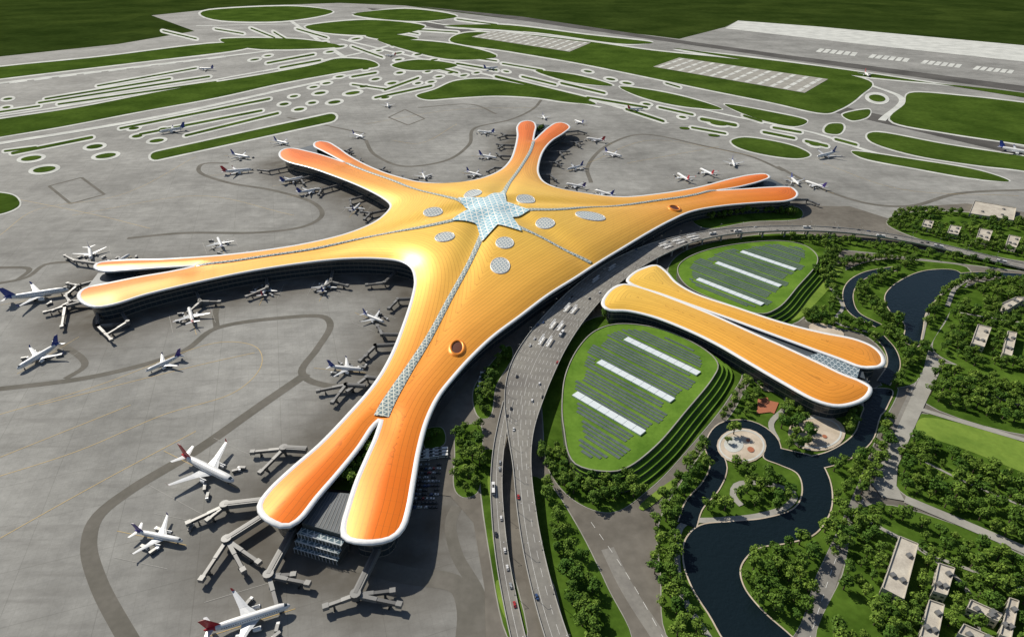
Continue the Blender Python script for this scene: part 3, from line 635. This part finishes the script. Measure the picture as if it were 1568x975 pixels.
for c_,nn_ in (main,ramp_):
    for i in range(1,len(c_),5):
        for sd in ((-1,1) if c_[i,2]>12 else (1,)):
            p=c_[i,:2]+nn_[i]*sd*(c_[i,2]/2-1.0); o=bpy.data.objects.new('street_lamp',LM); COL.objects.link(o); o.location=(p[0],p[1],c_[i,3]); a=-nn_[i]*sd; o.rotation_euler=(0,0,math.atan2(a[1],a[0]))
# ---------------------------------------------------------------- garden roofs over the car parks
def garden(name,outline,strips):
    E=empty(name); ol=ccw(spline([P(u,v,9) for u,v in outline],6,True)); cc=ol.mean(0)
    lev=[(0,2.5),(2.5,5),(5,7.5),(7.5,10)]
    V,Fc,Mi=[],[],[]
    nl=normals(ol)
    for k,(z0,z1) in enumerate(lev):
        off=np.clip(nl[:,0]*.7-nl[:,1]*.7+.25,0,1)*(3-k)*5
        p=ol+nl*off[:,None]; n=len(p); b=len(V)
        V+=[(a[0],a[1],z0) for a in p]+[(a[0],a[1],z1) for a in p]; 
        Fc.append([b+n+i for i in range(n)]); Mi.append(0)
        for i in range(n): j=(i+1)%n; Fc.append([b+i,b+j,b+n+j,b+n+i]); Mi.append(1)
        q=p-nl*1.0; b=len(V); 
        V+=[(a[0],a[1],z1+.02) for a in p]+[(a[0],a[1],z1+.7) for a in p]+[(a[0],a[1],z1+.7) for a in q]+[(a[0],a[1],z1+.02) for a in q]
        for r in range(3):
            for i in range(n): j=(i+1)%n; Fc.append([b+r*n+i,b+r*n+j,b+(r+1)*n+j,b+(r+1)*n+i]); Mi.append(2 if k<3 else 3)
    mk('terraced_lawn',V,Fc,[M['gardenlawn'],M['steel'],M['gardenlawn'],M['pavement']],Mi,parent=E)
    S=[(P(*a,11),P(*b,11)) for a,b in strips]; dv=S[1][1]-S[1][0]; dv/=np.linalg.norm(dv); pn=np.array([-dv[1],dv[0]])
    V,Fc,Mi=[],[],[]
    tw=(ol-S[1][0])@pn; lo,hi=tw.min(),tw.max(); y=lo+12; row=0
    while y<hi-9:
        base=S[1][0]+pn*y; ts=np.arange(-250,350,1.5); q=base+ts[:,None]*dv; ok=inside(q,ol)&(dist(q,ol)>12)
        keep=ts[ok]
        if len(keep)>8:
            grp=row//4
            t0,t1=keep.min()+(0,8,3)[grp%3],keep.max()-(5,0,9)[grp%3]
            nseg=max(1,int((t1-t0)/5))
            for k in range(nseg):
                a0=t0+(t1-t0)*k/nseg+.06; a1=t0+(t1-t0)*(k+1)/nseg-.06; m_=base+dv*(a0+a1)/2
                skip=any(abs((s0-S[1][0])@pn-y)<5.6 and (s0-S[1][0])@dv-3<(a0+a1)/2<(s1-S[1][0])@dv+3 for s0,s1 in S)
                if not skip: box(V,Fc,Mi,m_[0],m_[1],10.05,a1-a0,3.0,.3,math.atan2(dv[1],dv[0]),0)
        row+=1; y+=4.6 if row%4 else 7.0
    mk('solar_rows',V,Fc,[M['solar']],Mi,parent=E)
    V,Fc,Mi=[],[],[]
    for s0,s1 in S:
        L_=np.linalg.norm(s1-s0); nb=int(L_/9)
        for k in range(nb):
            m_=s0+(s1-s0)*(k+.5)/nb; box(V,Fc,Mi,m_[0],m_[1],10.06,L_/nb-.4,8.5,1.4,math.atan2((s1-s0)[1],(s1-s0)[0]),0)
    mk('roof_lights',V,Fc,[M['sky_white']],Mi,parent=E)
    return ol
g1=garden('garden_roof_car_park',[(862,655),(860,610),(866,572),(886,532),(912,507),(945,497),(1000,502),(1050,520),(1088,543),(1100,560),(1092,580),(1050,632),(1005,684),(960,718),(935,724),(880,712)],[((958,518),(1070,572)),((917,553),(1030,613)),((880,602),(985,663))])
g2=garden('garden_roof_car_park',[(1037,418),(1043,402),(1078,385),(1140,373),(1198,370),(1230,376),(1248,388),(1252,402),(1222,440),(1190,474),(1165,482),(1110,466),(1055,442)],[((1135,385),(1218,413)),((1097,402),(1195,438)),((1068,427),(1168,466))])
# ---------------------------------------------------------------- buildings
BLD=[]
def building(roofpx,h,mat='wall'):
    p=ccw(np.array([P(u,v,h) for u,v in roofpx])); BLD.append(p); E=empty('office_building'); V,Fc,Mi=[],[],[]; n=len(p)
    prism(V,Fc,Mi,p,0,h,1,0); mk('walls',V,Fc,[M[mat],M['roofb']],Mi,parent=E)
    V,Fc,Mi=[],[],[]; cc=p.mean(0)
    for i in range(n):
        a,b=p[i],p[(i+1)%n]; L_=np.linalg.norm(b-a); m_=(a+b)/2; an=math.atan2((b-a)[1],(b-a)[0]); inw=(cc-m_)/np.linalg.norm(cc-m_)
        box(V,Fc,Mi,m_[0]+inw[0]*.2,m_[1]+inw[1]*.2,h+.01,L_,.5,1.0,an,0)
    for k in range(3):
        q=cc+(p[k%n]-cc)*.45; box(V,Fc,Mi,q[0],q[1],h+.01,3.5,3,2,.3,1)
    mk('parapet',V,Fc,[M['wall'],M['steel_light']],Mi,parent=E)
    V,Fc=[],[]
    for i in range(n):
        a,b=p[i],p[(i+1)%n]; L_=np.linalg.norm(b-a); t=(b-a)/L_; nr=np.array([t[1],-t[0]]); k=max(1,int(L_/3.6))
        for f in range(int(h/3.6)):
            for j in range(k):
                s=(j+.5)*L_/k; bs=len(V); z=f*3.6+1.0
                for ds,dz in ((-1.1,0),(1.1,0),(1.1,1.7),(-1.1,1.7)): q=a+t*(s+ds)+nr*.05; V.append((q[0],q[1],z+dz))
                Fc.append((bs,bs+1,bs+2,bs+3))
    mk('windows',V,Fc,M['window'],parent=E)
for r,h in [([(1377,821),(1406,833),(1384,918),(1350,900)],9),([(1437,862),(1462,870),(1450,912),(1428,905)],8),([(1422,918),(1446,926),(1434,985),(1408,975)],8),([(1486,918),(1535,940),(1528,952),(1480,931)],8),([(1545,915),(1560,920),(1548,978),(1530,972)],8),([(1475,955),(1530,980),(1520,992),(1466,970)],8),
 ([(1497,497),(1518,502),(1507,532),(1487,526)],8),([(1543,507),(1557,510),(1549,546),(1535,541)],8),([(1532,466),(1556,455),(1566,460),(1542,475)],8),([(1556,455),(1580,456),(1580,462),(1566,461)],8),
 ([(1415,337),(1430,339),(1426,350),(1411,347)],8),([(1455,345),(1472,348),(1467,360),(1450,357)],8),([(1500,350),(1520,354),(1514,370),(1495,365)],8),([(1545,360),(1563,364),(1556,380),(1540,375)],8),([(1492,308),(1556,319),(1552,338),(1484,327)],6)]:
    building(r,h,'wall')
# ---------------------------------------------------------------- aircraft
def airliner(name,tail):
    V,Fc,Mi=[],[],[]
    xs=[19,18.6,17.8,16.4,14.5,12,4,-6,-10,-14,-17,-19]; rr=[.1,.65,1.15,1.65,1.95,2.05,2.05,2.05,1.9,1.4,.85,.3]; zc=[-.35,-.3,-.2,-.1,0,0,0,0,.1,.45,.85,1.15]; K=14; zb=3.9
    for x,r,z in zip(xs,rr,zc):
        for k in range(K): t=2*math.pi*k/K; V.append((x,r*math.cos(t),zb+z+r*math.sin(t)))
    for i in range(len(xs)-1):
        for k in range(K):
            j=(k+1)%K; Fc.append((i*K+k,i*K+j,(i+1)*K+j,(i+1)*K+k)); t=(k+.5)/K
            Mi.append(4 if (i==2 and .12<t<.38) else (1 if i>=9 else 0))
    Fc.append(tuple(range((len(xs)-1)*K,len(xs)*K))); Mi.append(0)
    for sd in (-1,1):
        for k in range(26):
            x=13.5-k*1.0; b=len(V); r=2.08
            for dx,t in ((0,.28),(.5,.28),(.5,.44),(0,.44)): V.append((x+dx,sd*r*math.cos(t),zb+r*math.sin(t)))
            Fc.append((b,b+1,b+2,b+3)); Mi.append(4)
    def slab(root,tip,th,sd,mi,vert=False):
        b=len(V)
        for (xf,xr,y,z),h in ((root,th),(tip,th*.35)):
            xm=xf*.6+xr*.4
            for x,dz in ((xf,0),(xm,h/2),(xr,0),(xm,-h/2)):
                V.append((x,dz if vert else y*sd,zb+(z if vert else z+dz)))
        for k in range(4): f=(b+k,b+(k+1)%4,b+4+(k+1)%4,b+4+k); Fc.append(f if sd>0 else f[::-1]); Mi.append(mi)
        Fc.append((b+4,b+5,b+6,b+7)); Mi.append(mi)
    for sd in (1,-1):
        slab((5.2,-3.2,1.5,-1.2),(0.2,-4.0,7,-.6),.95,sd,3); slab((.2,-4.0,7,-.6),(-5.6,-7.2,17.3,.7),.5,sd,3)
        slab((-5.6,-7.1,17.3,.7),(-6.8,-7.6,17.9,2.4),.2,sd,1)
        slab((-14.3,-18,.6,.9),(-17.8,-19.4,6.6,1.4),.4,sd,3)
        b=len(V); K2=10
        for x,r in ((5.6,.95),(5.2,1.15),(3.2,1.15),(1.6,.75)):
            for k in range(K2): t=2*math.pi*k/K2; V.append((x,sd*5.9+r*math.cos(t),zb-2.05+r*math.sin(t)))
        for i in range(3):
            for k in range(K2): Fc.append((b+i*K2+k,b+i*K2+(k+1)%K2,b+(i+1)*K2+(k+1)%K2,b+(i+1)*K2+k)); Mi.append(0 if i else 2)
        Fc.append(tuple(b+k for k in range(K2))); Mi.append(2); Fc.append(tuple(b+3*K2+k for k in range(K2))); Mi.append(2)
        box(V,Fc,Mi,3.2,sd*5.9,zb-1.1,3.2,.3,.7,0,3)
        box(V,Fc,Mi,-1.5,sd*3.2,0,1.2,.5,1.2,0,4); box(V,Fc,Mi,-1.5,sd*3.2,1.2,.35,.35,1.6,0,2)
    slab((-11.2,-17.8,0,1.6),(-16.8,-20,0,8.2),.5,1,1,True)
    box(V,Fc,Mi,14,0,0,.9,.4,.9,0,4); box(V,Fc,Mi,14,0,.9,.3,.3,1.4,0,2)
    me=bpy.data.meshes.new(name); me.from_pydata(V,[],Fc)
    for m in (M['white'],tail,M['engine'],M['wing'],M['window']): me.materials.append(m)
    me.polygons.foreach_set('material_index',Mi); me.polygons.foreach_set('use_smooth',[len(p.vertices)==4 and i<(len(xs)-1)*K for i,p in enumerate(me.polygons)])
    me.update(); return me
PL=[airliner('airliner_mesh_'+n,M[n]) for n in ('blue','red','purple','blue')]
PLANES=[((12,461),(103,447),68,0),((92,528),(28,566),50,0),((136,370),(141,408),46,3),((344,388),(330,357),42,0),((298,503),(288,466),44,1),((272,547),(230,566),38,2),((555,480),(590,494),34,0),((508,562),(552,566),38,0),
((282,702),(358,740),62,1),((212,815),(276,828),40,2),((320,968),(440,930),52,1),((285,197),(243,204),60,0),((592,154),(596,170),45,3),((330,107),(302,106),60,0),((608,86),(588,85),50,1),((738,107),(765,104),60,0),((960,168),(986,167),45,1),
((1318,108),(1336,122),62,1),((1530,228),(1580,237),65,0),((1283,234),(1246,243),60,0),((928,234),(950,240),46,0),((1058,280),(1034,264),46,1),((1094,270),(1070,258),44,1),((1120,243),(1126,258),44,0),((1208,270),(1226,286),42,0),((1258,287),(1238,280),44,2),
((760,205),(728,201),45,3),((733,238),(762,243),45,0),((716,264),(738,270),42,0),((928,217),(896,212),46,1),((895,190),(878,184),38,3),((893,254),(868,260),42,0),((895,287),(868,282),40,2),((938,300),(912,292),42,0),
((418,216),(445,222),48,0),((350,237),(388,243),50,0),((340,265),(386,261),54,1),((430,280),(466,272),46,0),((458,296),(490,290),44,3),((536,205),(562,213),45,0),((540,324),(552,312),38,0),((646,264),(652,276),38,0),((402,452),(410,436),36,1),((494,446),(502,430),36,0),
((830,176),(836,184),40,0),((175,404),(195,392),36,0)]
PW=[]; wl=Sheet('stand_markings',M['faded_line'],.24)
for (a,b,L_,k) in PLANES:
    A,B=P(*a,3.5),P(*b,3.5); d=B-A; o=bpy.data.objects.new('airliner',PL[k]); COL.objects.link(o); s=L_/39.0*1.04
    m_=(A+B)/2; o.location=(m_[0],m_[1],.26); o.rotation_euler=(0,0,math.atan2(d[1],d[0])); o.scale=(s,s,s); d=d/np.linalg.norm(d); PW.append((m_,d,L_))
    if dist(m_[None],TERM)[0]<130:
        n_=np.array([-d[1],d[0]]); yl.ribbon(np.array([m_+d*L_*.55,m_-d*L_*.95]),.4)
        for sd in (-1,1): wl.ribbon(np.array([m_+d*L_*.55+n_*sd*L_*.52,m_-d*L_*.55+n_*sd*L_*.52]),.3)
yl.done(); wl.done()
# ---------------------------------------------------------------- jet bridges
def seg_box(V,Fc,Mi,a,b,w,z0,z1,h,mi):
    a=np.array(a);b=np.array(b); t=(b-a)/max(np.linalg.norm(b-a),.01); n_=np.array([-t[1],t[0]])*w/2; bs=len(V)
    for p,z in ((a,z0),(b,z1)):
        for s,dz in ((-1,0),(1,0),(1,h),(-1,h)): V.append((*(p+n_*s),z+dz))
    for f in ((0,1,2,3),(7,6,5,4),(0,4,5,1),(1,5,6,2),(2,6,7,3),(3,7,4,0)): Fc.append([bs+i for i in f]); Mi.append(mi)
def jet_bridge(p0,p1,p2,big=False):
    V,Fc,Mi=[],[],[]; w=5.0 if big else 3.2; h=4.2 if big else 3.2
    seg_box(V,Fc,Mi,p0,p1,w,5.0,5.0,h,0); seg_box(V,Fc,Mi,p0,p1,w*.5,5.0+h,5.0+h,.35,1)
    L_=np.linalg.norm(p1-p0); k=max(1,int(L_/18))
    for i in range(1,k+1):
        q=p0+(p1-p0)*i/(k+.0001)*.97; box(V,Fc,Mi,q[0],q[1],0,1.4,1.4,5,0,1)
    e=p1; b=len(V); K=12; r=w*.75
    for z in (4.6,5.2+h):
        for j in range(K): V.append((e[0]+r*math.cos(2*math.pi*j/K),e[1]+r*math.sin(2*math.pi*j/K),z))
    for j in range(K): Fc.append((b+j,b+(j+1)%K,b+K+(j+1)%K,b+K+j)); Mi.append(1)
    Fc.append(tuple(b+K+j for j in range(K))); Mi.append(0)
    m_=p1+(p2-p1)*.5; seg_box(V,Fc,Mi,p1,m_,2.9,4.9,4.2,2.9,0); seg_box(V,Fc,Mi,m_-(p2-p1)*.05,p2,2.4,4.35,3.7,2.5,1)
    t=(p2-p1)/max(1,np.linalg.norm(p2-p1)); seg_box(V,Fc,Mi,p2-t*1.5,p2+t*2.6,3.8,3.4,3.4,3.2,0)
    q=p1+(p2-p1)*.78; box(V,Fc,Mi,q[0],q[1],0,1.0,4.0,1.1,math.atan2(t[1],t[0]),2); box(V,Fc,Mi,q[0],q[1],1.1,.6,2.4,2.8,math.atan2(t[1],t[0]),1)
    mk('jet_bridge',V,Fc,[M['steel_light'],M['steel'],M['black']],Mi)
nT=normals(TERM)
last=-99; cum=0; sides=1
for i in range(len(TERM)):
    cum+=6.0
    p=TERM[i]; n_=nT[i]
    if cum-last<80: continue
    far=p+n_*70
    if inside(far[None],LANDW)[0] or inside((p+n_*15)[None],LANDW)[0]: continue
    if dist(far[None],TERM)[0]<58: continue
    if p[1]<P(0,640,20)[1]: continue
    sides=-sides; last=cum
    t=np.array([-n_[1],n_[0]])*sides
    L1=22+random.random()*12
    p1=p+n_*L1; jet_bridge(p-n_*5,p1,p1+(n_*.45+t*.9)*(20+random.random()*8))
    if random.random()<.5: jet_bridge(p1-n_*3,p1+n_*2,p1+(n_*.75-t*.65)*(20+random.random()*8))
for a,b,cs in [((450,812),(412,882),[(470,893),(425,930),(448,880)]),((582,835),(545,912),[(500,928),(610,925),(600,905)]),((405,768),(345,775),[(290,800),(320,795)]),((408,790),(348,828),[(310,885),(372,872),(395,860)]),((470,690),(435,688),[(388,692),(400,722)]),((560,592),(530,590),[(488,598),(510,615)]),((610,528),(575,530),[(552,552),(560,545)]),
               ((150,468),(150,500),[(195,495),(170,520)]),((140,460),(100,470),[(70,478),(95,500)]),((150,405),(115,400),[(100,392)])]:
    p0=P(*a,6); p1=P(*b,6)
    for k,c_ in enumerate(cs): jet_bridge(p0 if k==0 else p1+(p0-p1)*.05,p1+0.0*p0,P(*c_,5),k==0 and a[1]>600)
# ---------------------------------------------------------------- vehicles
def car_mesh(name,col):
    V,Fc,Mi=[],[],[]
    box(V,Fc,Mi,0,0,.35,4.4,1.8,.55,0,0)
    b=len(V)
    for x,z in ((-1.9,.9),(1.1,.9),(.4,1.45),(-1.3,1.45)):
        for y in (-.85,.85): V.append((x,y*(1 if z<1 else .85),z+.01))
    for f,m_ in (((0,2,4,6),1),((1,7,5,3),1),((2,3,5,4),1),((0,6,7,1),1),((4,5,7,6),0)): Fc.append([b+i for i in f]); Mi.append(m_)
    for x in (-1.4,1.4):
        for y in (-.8,.8): box(V,Fc,Mi,x,y,0,.65,.25,.62,0,2)
    me=bpy.data.meshes.new(name); me.from_pydata(V,[],Fc)
    for m in (col,M['window'],M['black']): me.materials.append(m)
    me.polygons.foreach_set('material_index',Mi); me.update(); return me
CARS=[car_mesh('car_mesh_%d'%i,plain('car_paint_%d'%i,c_,.25)) for i,c_ in enumerate([(.7,.7,.7),(.03,.03,.035),(.3,.32,.34),(.4,.03,.03),(.04,.08,.2)])]
def bus_mesh():
    V,Fc,Mi=[],[],[]; box(V,Fc,Mi,0,0,.4,11.5,2.5,2.6,0,0)
    for y in (-1.27,1.27): box(V,Fc,Mi,0,y,1.5,10.6,.06,.9,0,1)
    box(V,Fc,Mi,5.77,0,1.3,.06,2.2,1.3,0,1); box(V,Fc,Mi,-1,0,3.0,3,1.6,.3,0,2)
    for x in (-3.6,3.8):
        for y in (-1.15,1.15): box(V,Fc,Mi,x,y,0,1,.3,.95,0,2)
    me=bpy.data.meshes.new('bus_mesh'); me.from_pydata(V,[],Fc)
    for m in (M['white'],M['window'],M['black']): me.materials.append(m)
    me.polygons.foreach_set('material_index',Mi); me.update(); return me
BUS=bus_mesh()
def put(name,me,x,y,z,a): o=bpy.data.objects.new(name,me); COL.objects.link(o); o.location=(x,y,z); o.rotation_euler=(0,0,a)
rc=lambda: CARS[random.choice([0,0,1,1,1,2,2,3,4])]
for c_,nn_ in (main,ramp_):
    for i in range(2,len(c_)-2):
        for rep in range(2 if c_[i,2]>34 else 1):
            if random.random()<.2:
                hw=c_[i,2]/2; k=int(hw*2//3.8); l=random.randrange(k); 
                if hw>17 and abs(-hw+(l+.5)*(2*hw/k)+1.5)<9: continue
                p,a,z=on_deck(c_,nn_,i,-hw+(l+.5)*(2*hw/k)); bus=random.random()<.1
                put('bus' if bus else 'car',BUS if bus else rc(),p[0],p[1],z+.04,a+(math.pi if l<k/2 else 0))
for r in range(6):
    for k in range(11):
        if random.random()<.8:
            q=P(642+r*6.0-k*.6,712+k*6.5); put('parked_car',rc(),q[0],q[1],.55 if inside(q[None],LANDW)[0] else .12,.1)
for k in range(3):
    for j in range(3): q=P(648+k*14,704-k*2-j*5); put('bus',BUS,q[0],q[1],.12 if not inside(q[None],LANDW)[0] else .55,.1)
for k in range(5): q=P(738+k*1.5,602-k*7); put('bus',BUS,q[0],q[1],.55,-.05)
def tug_mesh():
    V,Fc,Mi=[],[],[]; box(V,Fc,Mi,2.6,0,.5,1.8,2.2,1.9,0,0); box(V,Fc,Mi,3.52,0,1.3,.05,1.9,.8,0,1); box(V,Fc,Mi,-.9,0,.6,5,2.3,2.2,0,2)
    for x in (-2.2,2.5):
        for y in (-1,1): box(V,Fc,Mi,x,y,0,.9,.3,.9,0,3)
    me=bpy.data.meshes.new('truck_mesh'); me.from_pydata(V,[],Fc)
    for m in (M['white'],M['window'],M['steel_light'],M['black']): me.materials.append(m)
    me.polygons.foreach_set('material_index',Mi); me.update(); return me
TUG=tug_mesh()
for m_,d,L_ in PW:
    if dist(m_[None],TERM)[0]<110:
        for _ in range(4):
            s=random.choice((-1,1)); q=m_+d*random.uniform(-.3,.5)*L_+np.array([-d[1],d[0]])*s*random.uniform(.15,.35)*L_
            put('service_truck',TUG,q[0],q[1],.26,random.random()*6)
# ---------------------------------------------------------------- trees
def tree_mesh(seed):
    rn=random.Random(seed); V,Fc,Mi=[],[],[]
    K=7
    def limb(a,b,r0,r1):
        a,b=Vector(a),Vector(b); d=(b-a).normalized(); u=d.orthogonal().normalized(); w=d.cross(u); bs=len(V)
        for p,r in ((a,r0),(b,r1)):
            for k in range(K): t=2*math.pi*k/K; V.append(tuple(p+(u*math.cos(t)+w*math.sin(t))*r))
        for k in range(K): Fc.append((bs+k,bs+(k+1)%K,bs+K+(k+1)%K,bs+K+k)); Mi.append(0)
    limb((0,0,0),(0,0,4.5),.38,.24)
    lobes=[]
    for k in range(11):
        t=rn.random()*6.28; r=rn.uniform(.8,3.4); z=rn.uniform(4.2,8.8); r*=1-abs(z-6)/6
        lobes.append((Vector((r*math.cos(t),r*math.sin(t),z)),rn.uniform(1.2,2.1)))
    for c_,r in lobes[:5]: limb((0,0,rn.uniform(2.5,4.2)),tuple(c_),.17,.05)
    for c_,r in lobes:
        for _ in range(42):
            d=Vector((rn.gauss(0,1),rn.gauss(0,1),rn.gauss(0,1)+.25)).normalized(); p=c_+d*r*rn.uniform(.65,1.05); s=rn.uniform(.35,.7)
            n_=(d+Vector((rn.gauss(0,.35),rn.gauss(0,.35),rn.gauss(0,.35)+.3))).normalized(); u=n_.orthogonal().normalized(); w=n_.cross(u); an=rn.random()*3; u,w=u*math.cos(an)+w*math.sin(an),w*math.cos(an)-u*math.sin(an)
            bs=len(V); V.extend([tuple(p+u*s),tuple(p+w*s*.8+n_*.1),tuple(p-u*s),tuple(p-w*s*.8-n_*.1)]); Fc.append((bs,bs+1,bs+2,bs+3)); Mi.append(1)
    me=bpy.data.meshes.new('tree_mesh_%d'%seed); me.from_pydata(V,[],Fc); me.materials.append(M['bark']); me.materials.append(M['leaf'])
    me.polygons.foreach_set('material_index',Mi); me.update(); return me
TM=[tree_mesh(s) for s in range(6)]
pts=[];grid={}
def try_add(p,sp_,z=.78,s=None):
    k=(int(p[0]//12),int(p[1]//12))
    for i in (-1,0,1):
        for j in (-1,0,1):
            for q in grid.get((k[0]+i,k[1]+j),[]):
                if (q[0]-p[0])**2+(q[1]-p[1])**2<sp_*sp_: return
    grid.setdefault(k,[]).append(p); pts.append((p[0],p[1],z,s))
def allowed(q):
    ok=np.ones(len(q),bool)
    for kind,w,r in WATER:
        ok&= ~inside(q,w) if kind=='p' else dist(q,w,False)>r+3
        if kind=='p': ok&=dist(q,w)>3
    for b in BLD: ok&=~inside(q,b)&(dist(q,b)>5)
    for c_,hw in DECKS: ok&=dist(q,c_,False)>hw.mean()+4
    return ok
def belt(px_,w,sp_=8.0,dens=1.0,z=.78,chk=True):
    c_=spline([P(*q,z if z>5 else 0) for q in px_],3); nn_=normals(c_,False); q=[]
    for i in range(len(c_)):
        for _ in range(int(3*w/12)+1): q.append(c_[i]+nn_[i]*random.uniform(-w/2,w/2))
    q=np.array(q)
    ok=allowed(q) if chk else np.ones(len(q),bool)
    for p,o_ in zip(q,ok):
        if o_ and random.random()<dens: try_add(p,sp_,z)
def wood(px_,sp_=9,n=1500,clear=-.9):
    pl_=np.array([P(*q) for q in px_]); mn,mx=pl_.min(0),pl_.max(0); q=np.random.rand(n,2)*(mx-mn)+mn; q=q[inside(q,pl_)]; q=q[allowed(q)]
    for p in q:
        if math.sin(p[0]*.045+1)*math.cos(p[1]*.05)<clear: continue
        try_add(p,sp_)
belt([(845,690),(858,722),(890,745),(930,758),(968,742)],26); belt([(925,487),(1000,488),(1060,505),(1112,545)],11); belt([(1190,363),(1245,370),(1275,383),(1268,405),(1250,425)],20); belt([(1085,336),(1160,325),(1218,330)],14)
belt([(820,750),(838,810),(862,870),(885,900),(890,950),(900,1000)],22); belt([(880,840),(882,870),(890,900)],12); wood([(702,657),(733,650),(737,700),(730,755),(712,762),(698,752),(697,700)],8,300); belt([(775,545),(752,575),(738,612),(735,635)],10); belt([(655,670),(672,665)],8)
belt([(1150,590),(1125,635),(1080,700),(1045,755),(1022,800),(1018,870),(1040,950),(1060,1000)],18); belt([(1200,628),(1215,640),(1195,660)],16); belt([(1225,655),(1222,690),(1205,715)],16)
belt([(1145,770),(1170,742),(1205,765),(1180,780)],18); belt([(1060,782),(1085,772),(1110,778)],12); belt([(1125,720),(1150,725)],8)
belt([(1345,640),(1335,690),(1305,755),(1285,810),(1260,840)],20); belt([(1280,725),(1300,710),(1310,690)],12); belt([(1245,842),(1200,842),(1160,856),(1148,880),(1160,910),(1210,935),(1220,905),(1225,870)],16); belt([(1175,870),(1195,885)],14)
belt([(1290,640),(1318,640),(1310,670)],16); belt([(1360,600),(1370,570),(1400,550),(1408,530)],14); belt([(1340,525),(1365,510),(1388,540)],16)
belt([(1265,430),(1275,470),(1240,492),(1290,500),(1335,512)],12); belt([(1310,440),(1325,465),(1350,485),(1370,500)],18); belt([(1285,410),(1335,400),(1390,398),(1345,430),(1330,440)],12); belt([(1415,500),(1430,462),(1455,440),(1500,430),(1600,440)],12)
belt([(1275,372),(1340,380),(1420,392),(1500,404),(1600,424)],9,9); belt([(1360,345),(1395,330),(1480,330),(1600,350)],14,9); belt([(1370,350),(1430,362),(1500,378),(1600,398)],14,9)
wood([(1480,445),(1600,430),(1600,598),(1500,570),(1436,540),(1452,490)],8.5,3400,-.35); wood([(1435,560),(1600,612),(1600,662),(1420,615)],8,2000)
wood([(1390,672),(1600,752),(1600,855),(1480,795),(1382,748),(1376,700)],8,3500); wood([(1338,778),(1600,882),(1600,1000),(1262,1000),(1295,880)],8,7000,-.75)
wood([(1365,345),(1395,328),(1600,348),(1600,400),(1480,382)],9.5,1400,-.4)
belt([(566,690),(548,712),(530,740)],16,6,1,8.0,False); belt([(575,672),(560,700)],8,6,1,8.0,False); belt([(225,418),(255,413),(285,409)],9,7,1,6.5,False); belt([(505,240),(488,234)],10,8,1,8,False); belt([(822,205),(830,197)],10,8,1,8,False); belt([(1105,291),(1150,286)],8,8,1,8,False)
for x,y,z,s in pts:
    o=bpy.data.objects.new('broadleaf_tree',random.choice(TM)); COL.objects.link(o); k=random.uniform(.7,1.4)*1.1; o.location=(x,y,z); o.scale=(k*1.1,k*1.1,k*.95); o.rotation_euler=(0,0,random.random()*6.28)
# ---------------------------------------------------------------- light, camera
el=math.radians(40); az=math.radians(-46)
S=Vector((math.sin(az)*math.cos(el),math.cos(az)*math.cos(el),math.sin(el)))
su=bpy.data.lights.new('sun','SUN'); su.energy=4.9; su.angle=math.radians(.6); su.color=(1,.935,.82); so=bpy.data.objects.new('sun',su); COL.objects.link(so); so.rotation_euler=S.to_track_quat('Z','Y').to_euler(); so.location=(0,0,800)
w=bpy.data.worlds.new('World'); SC.world=w; w.use_nodes=True; nt=w.node_tree; sk=nt.nodes.new('ShaderNodeTexSky'); sk.sky_type='NISHITA'; sk.sun_disc=False; sk.sun_elevation=el; sk.sun_rotation=az
nt.links.new(sk.outputs[0],nt.nodes['Background'].inputs[0]); nt.nodes['Background'].inputs[1].default_value=.075
cam=bpy.data.cameras.new('camera'); co=bpy.data.objects.new('camera',cam); COL.objects.link(co); co.location=(0,0,H); co.rotation_euler=(math.radians(90)-PITCH,0,0)
cam.sensor_width=36; cam.lens=36*FL/1568.0; cam.clip_start=1; cam.clip_end=80000; SC.camera=co
SC.view_settings.view_transform='Standard'; SC.view_settings.look='None'; SC.view_settings.exposure=0
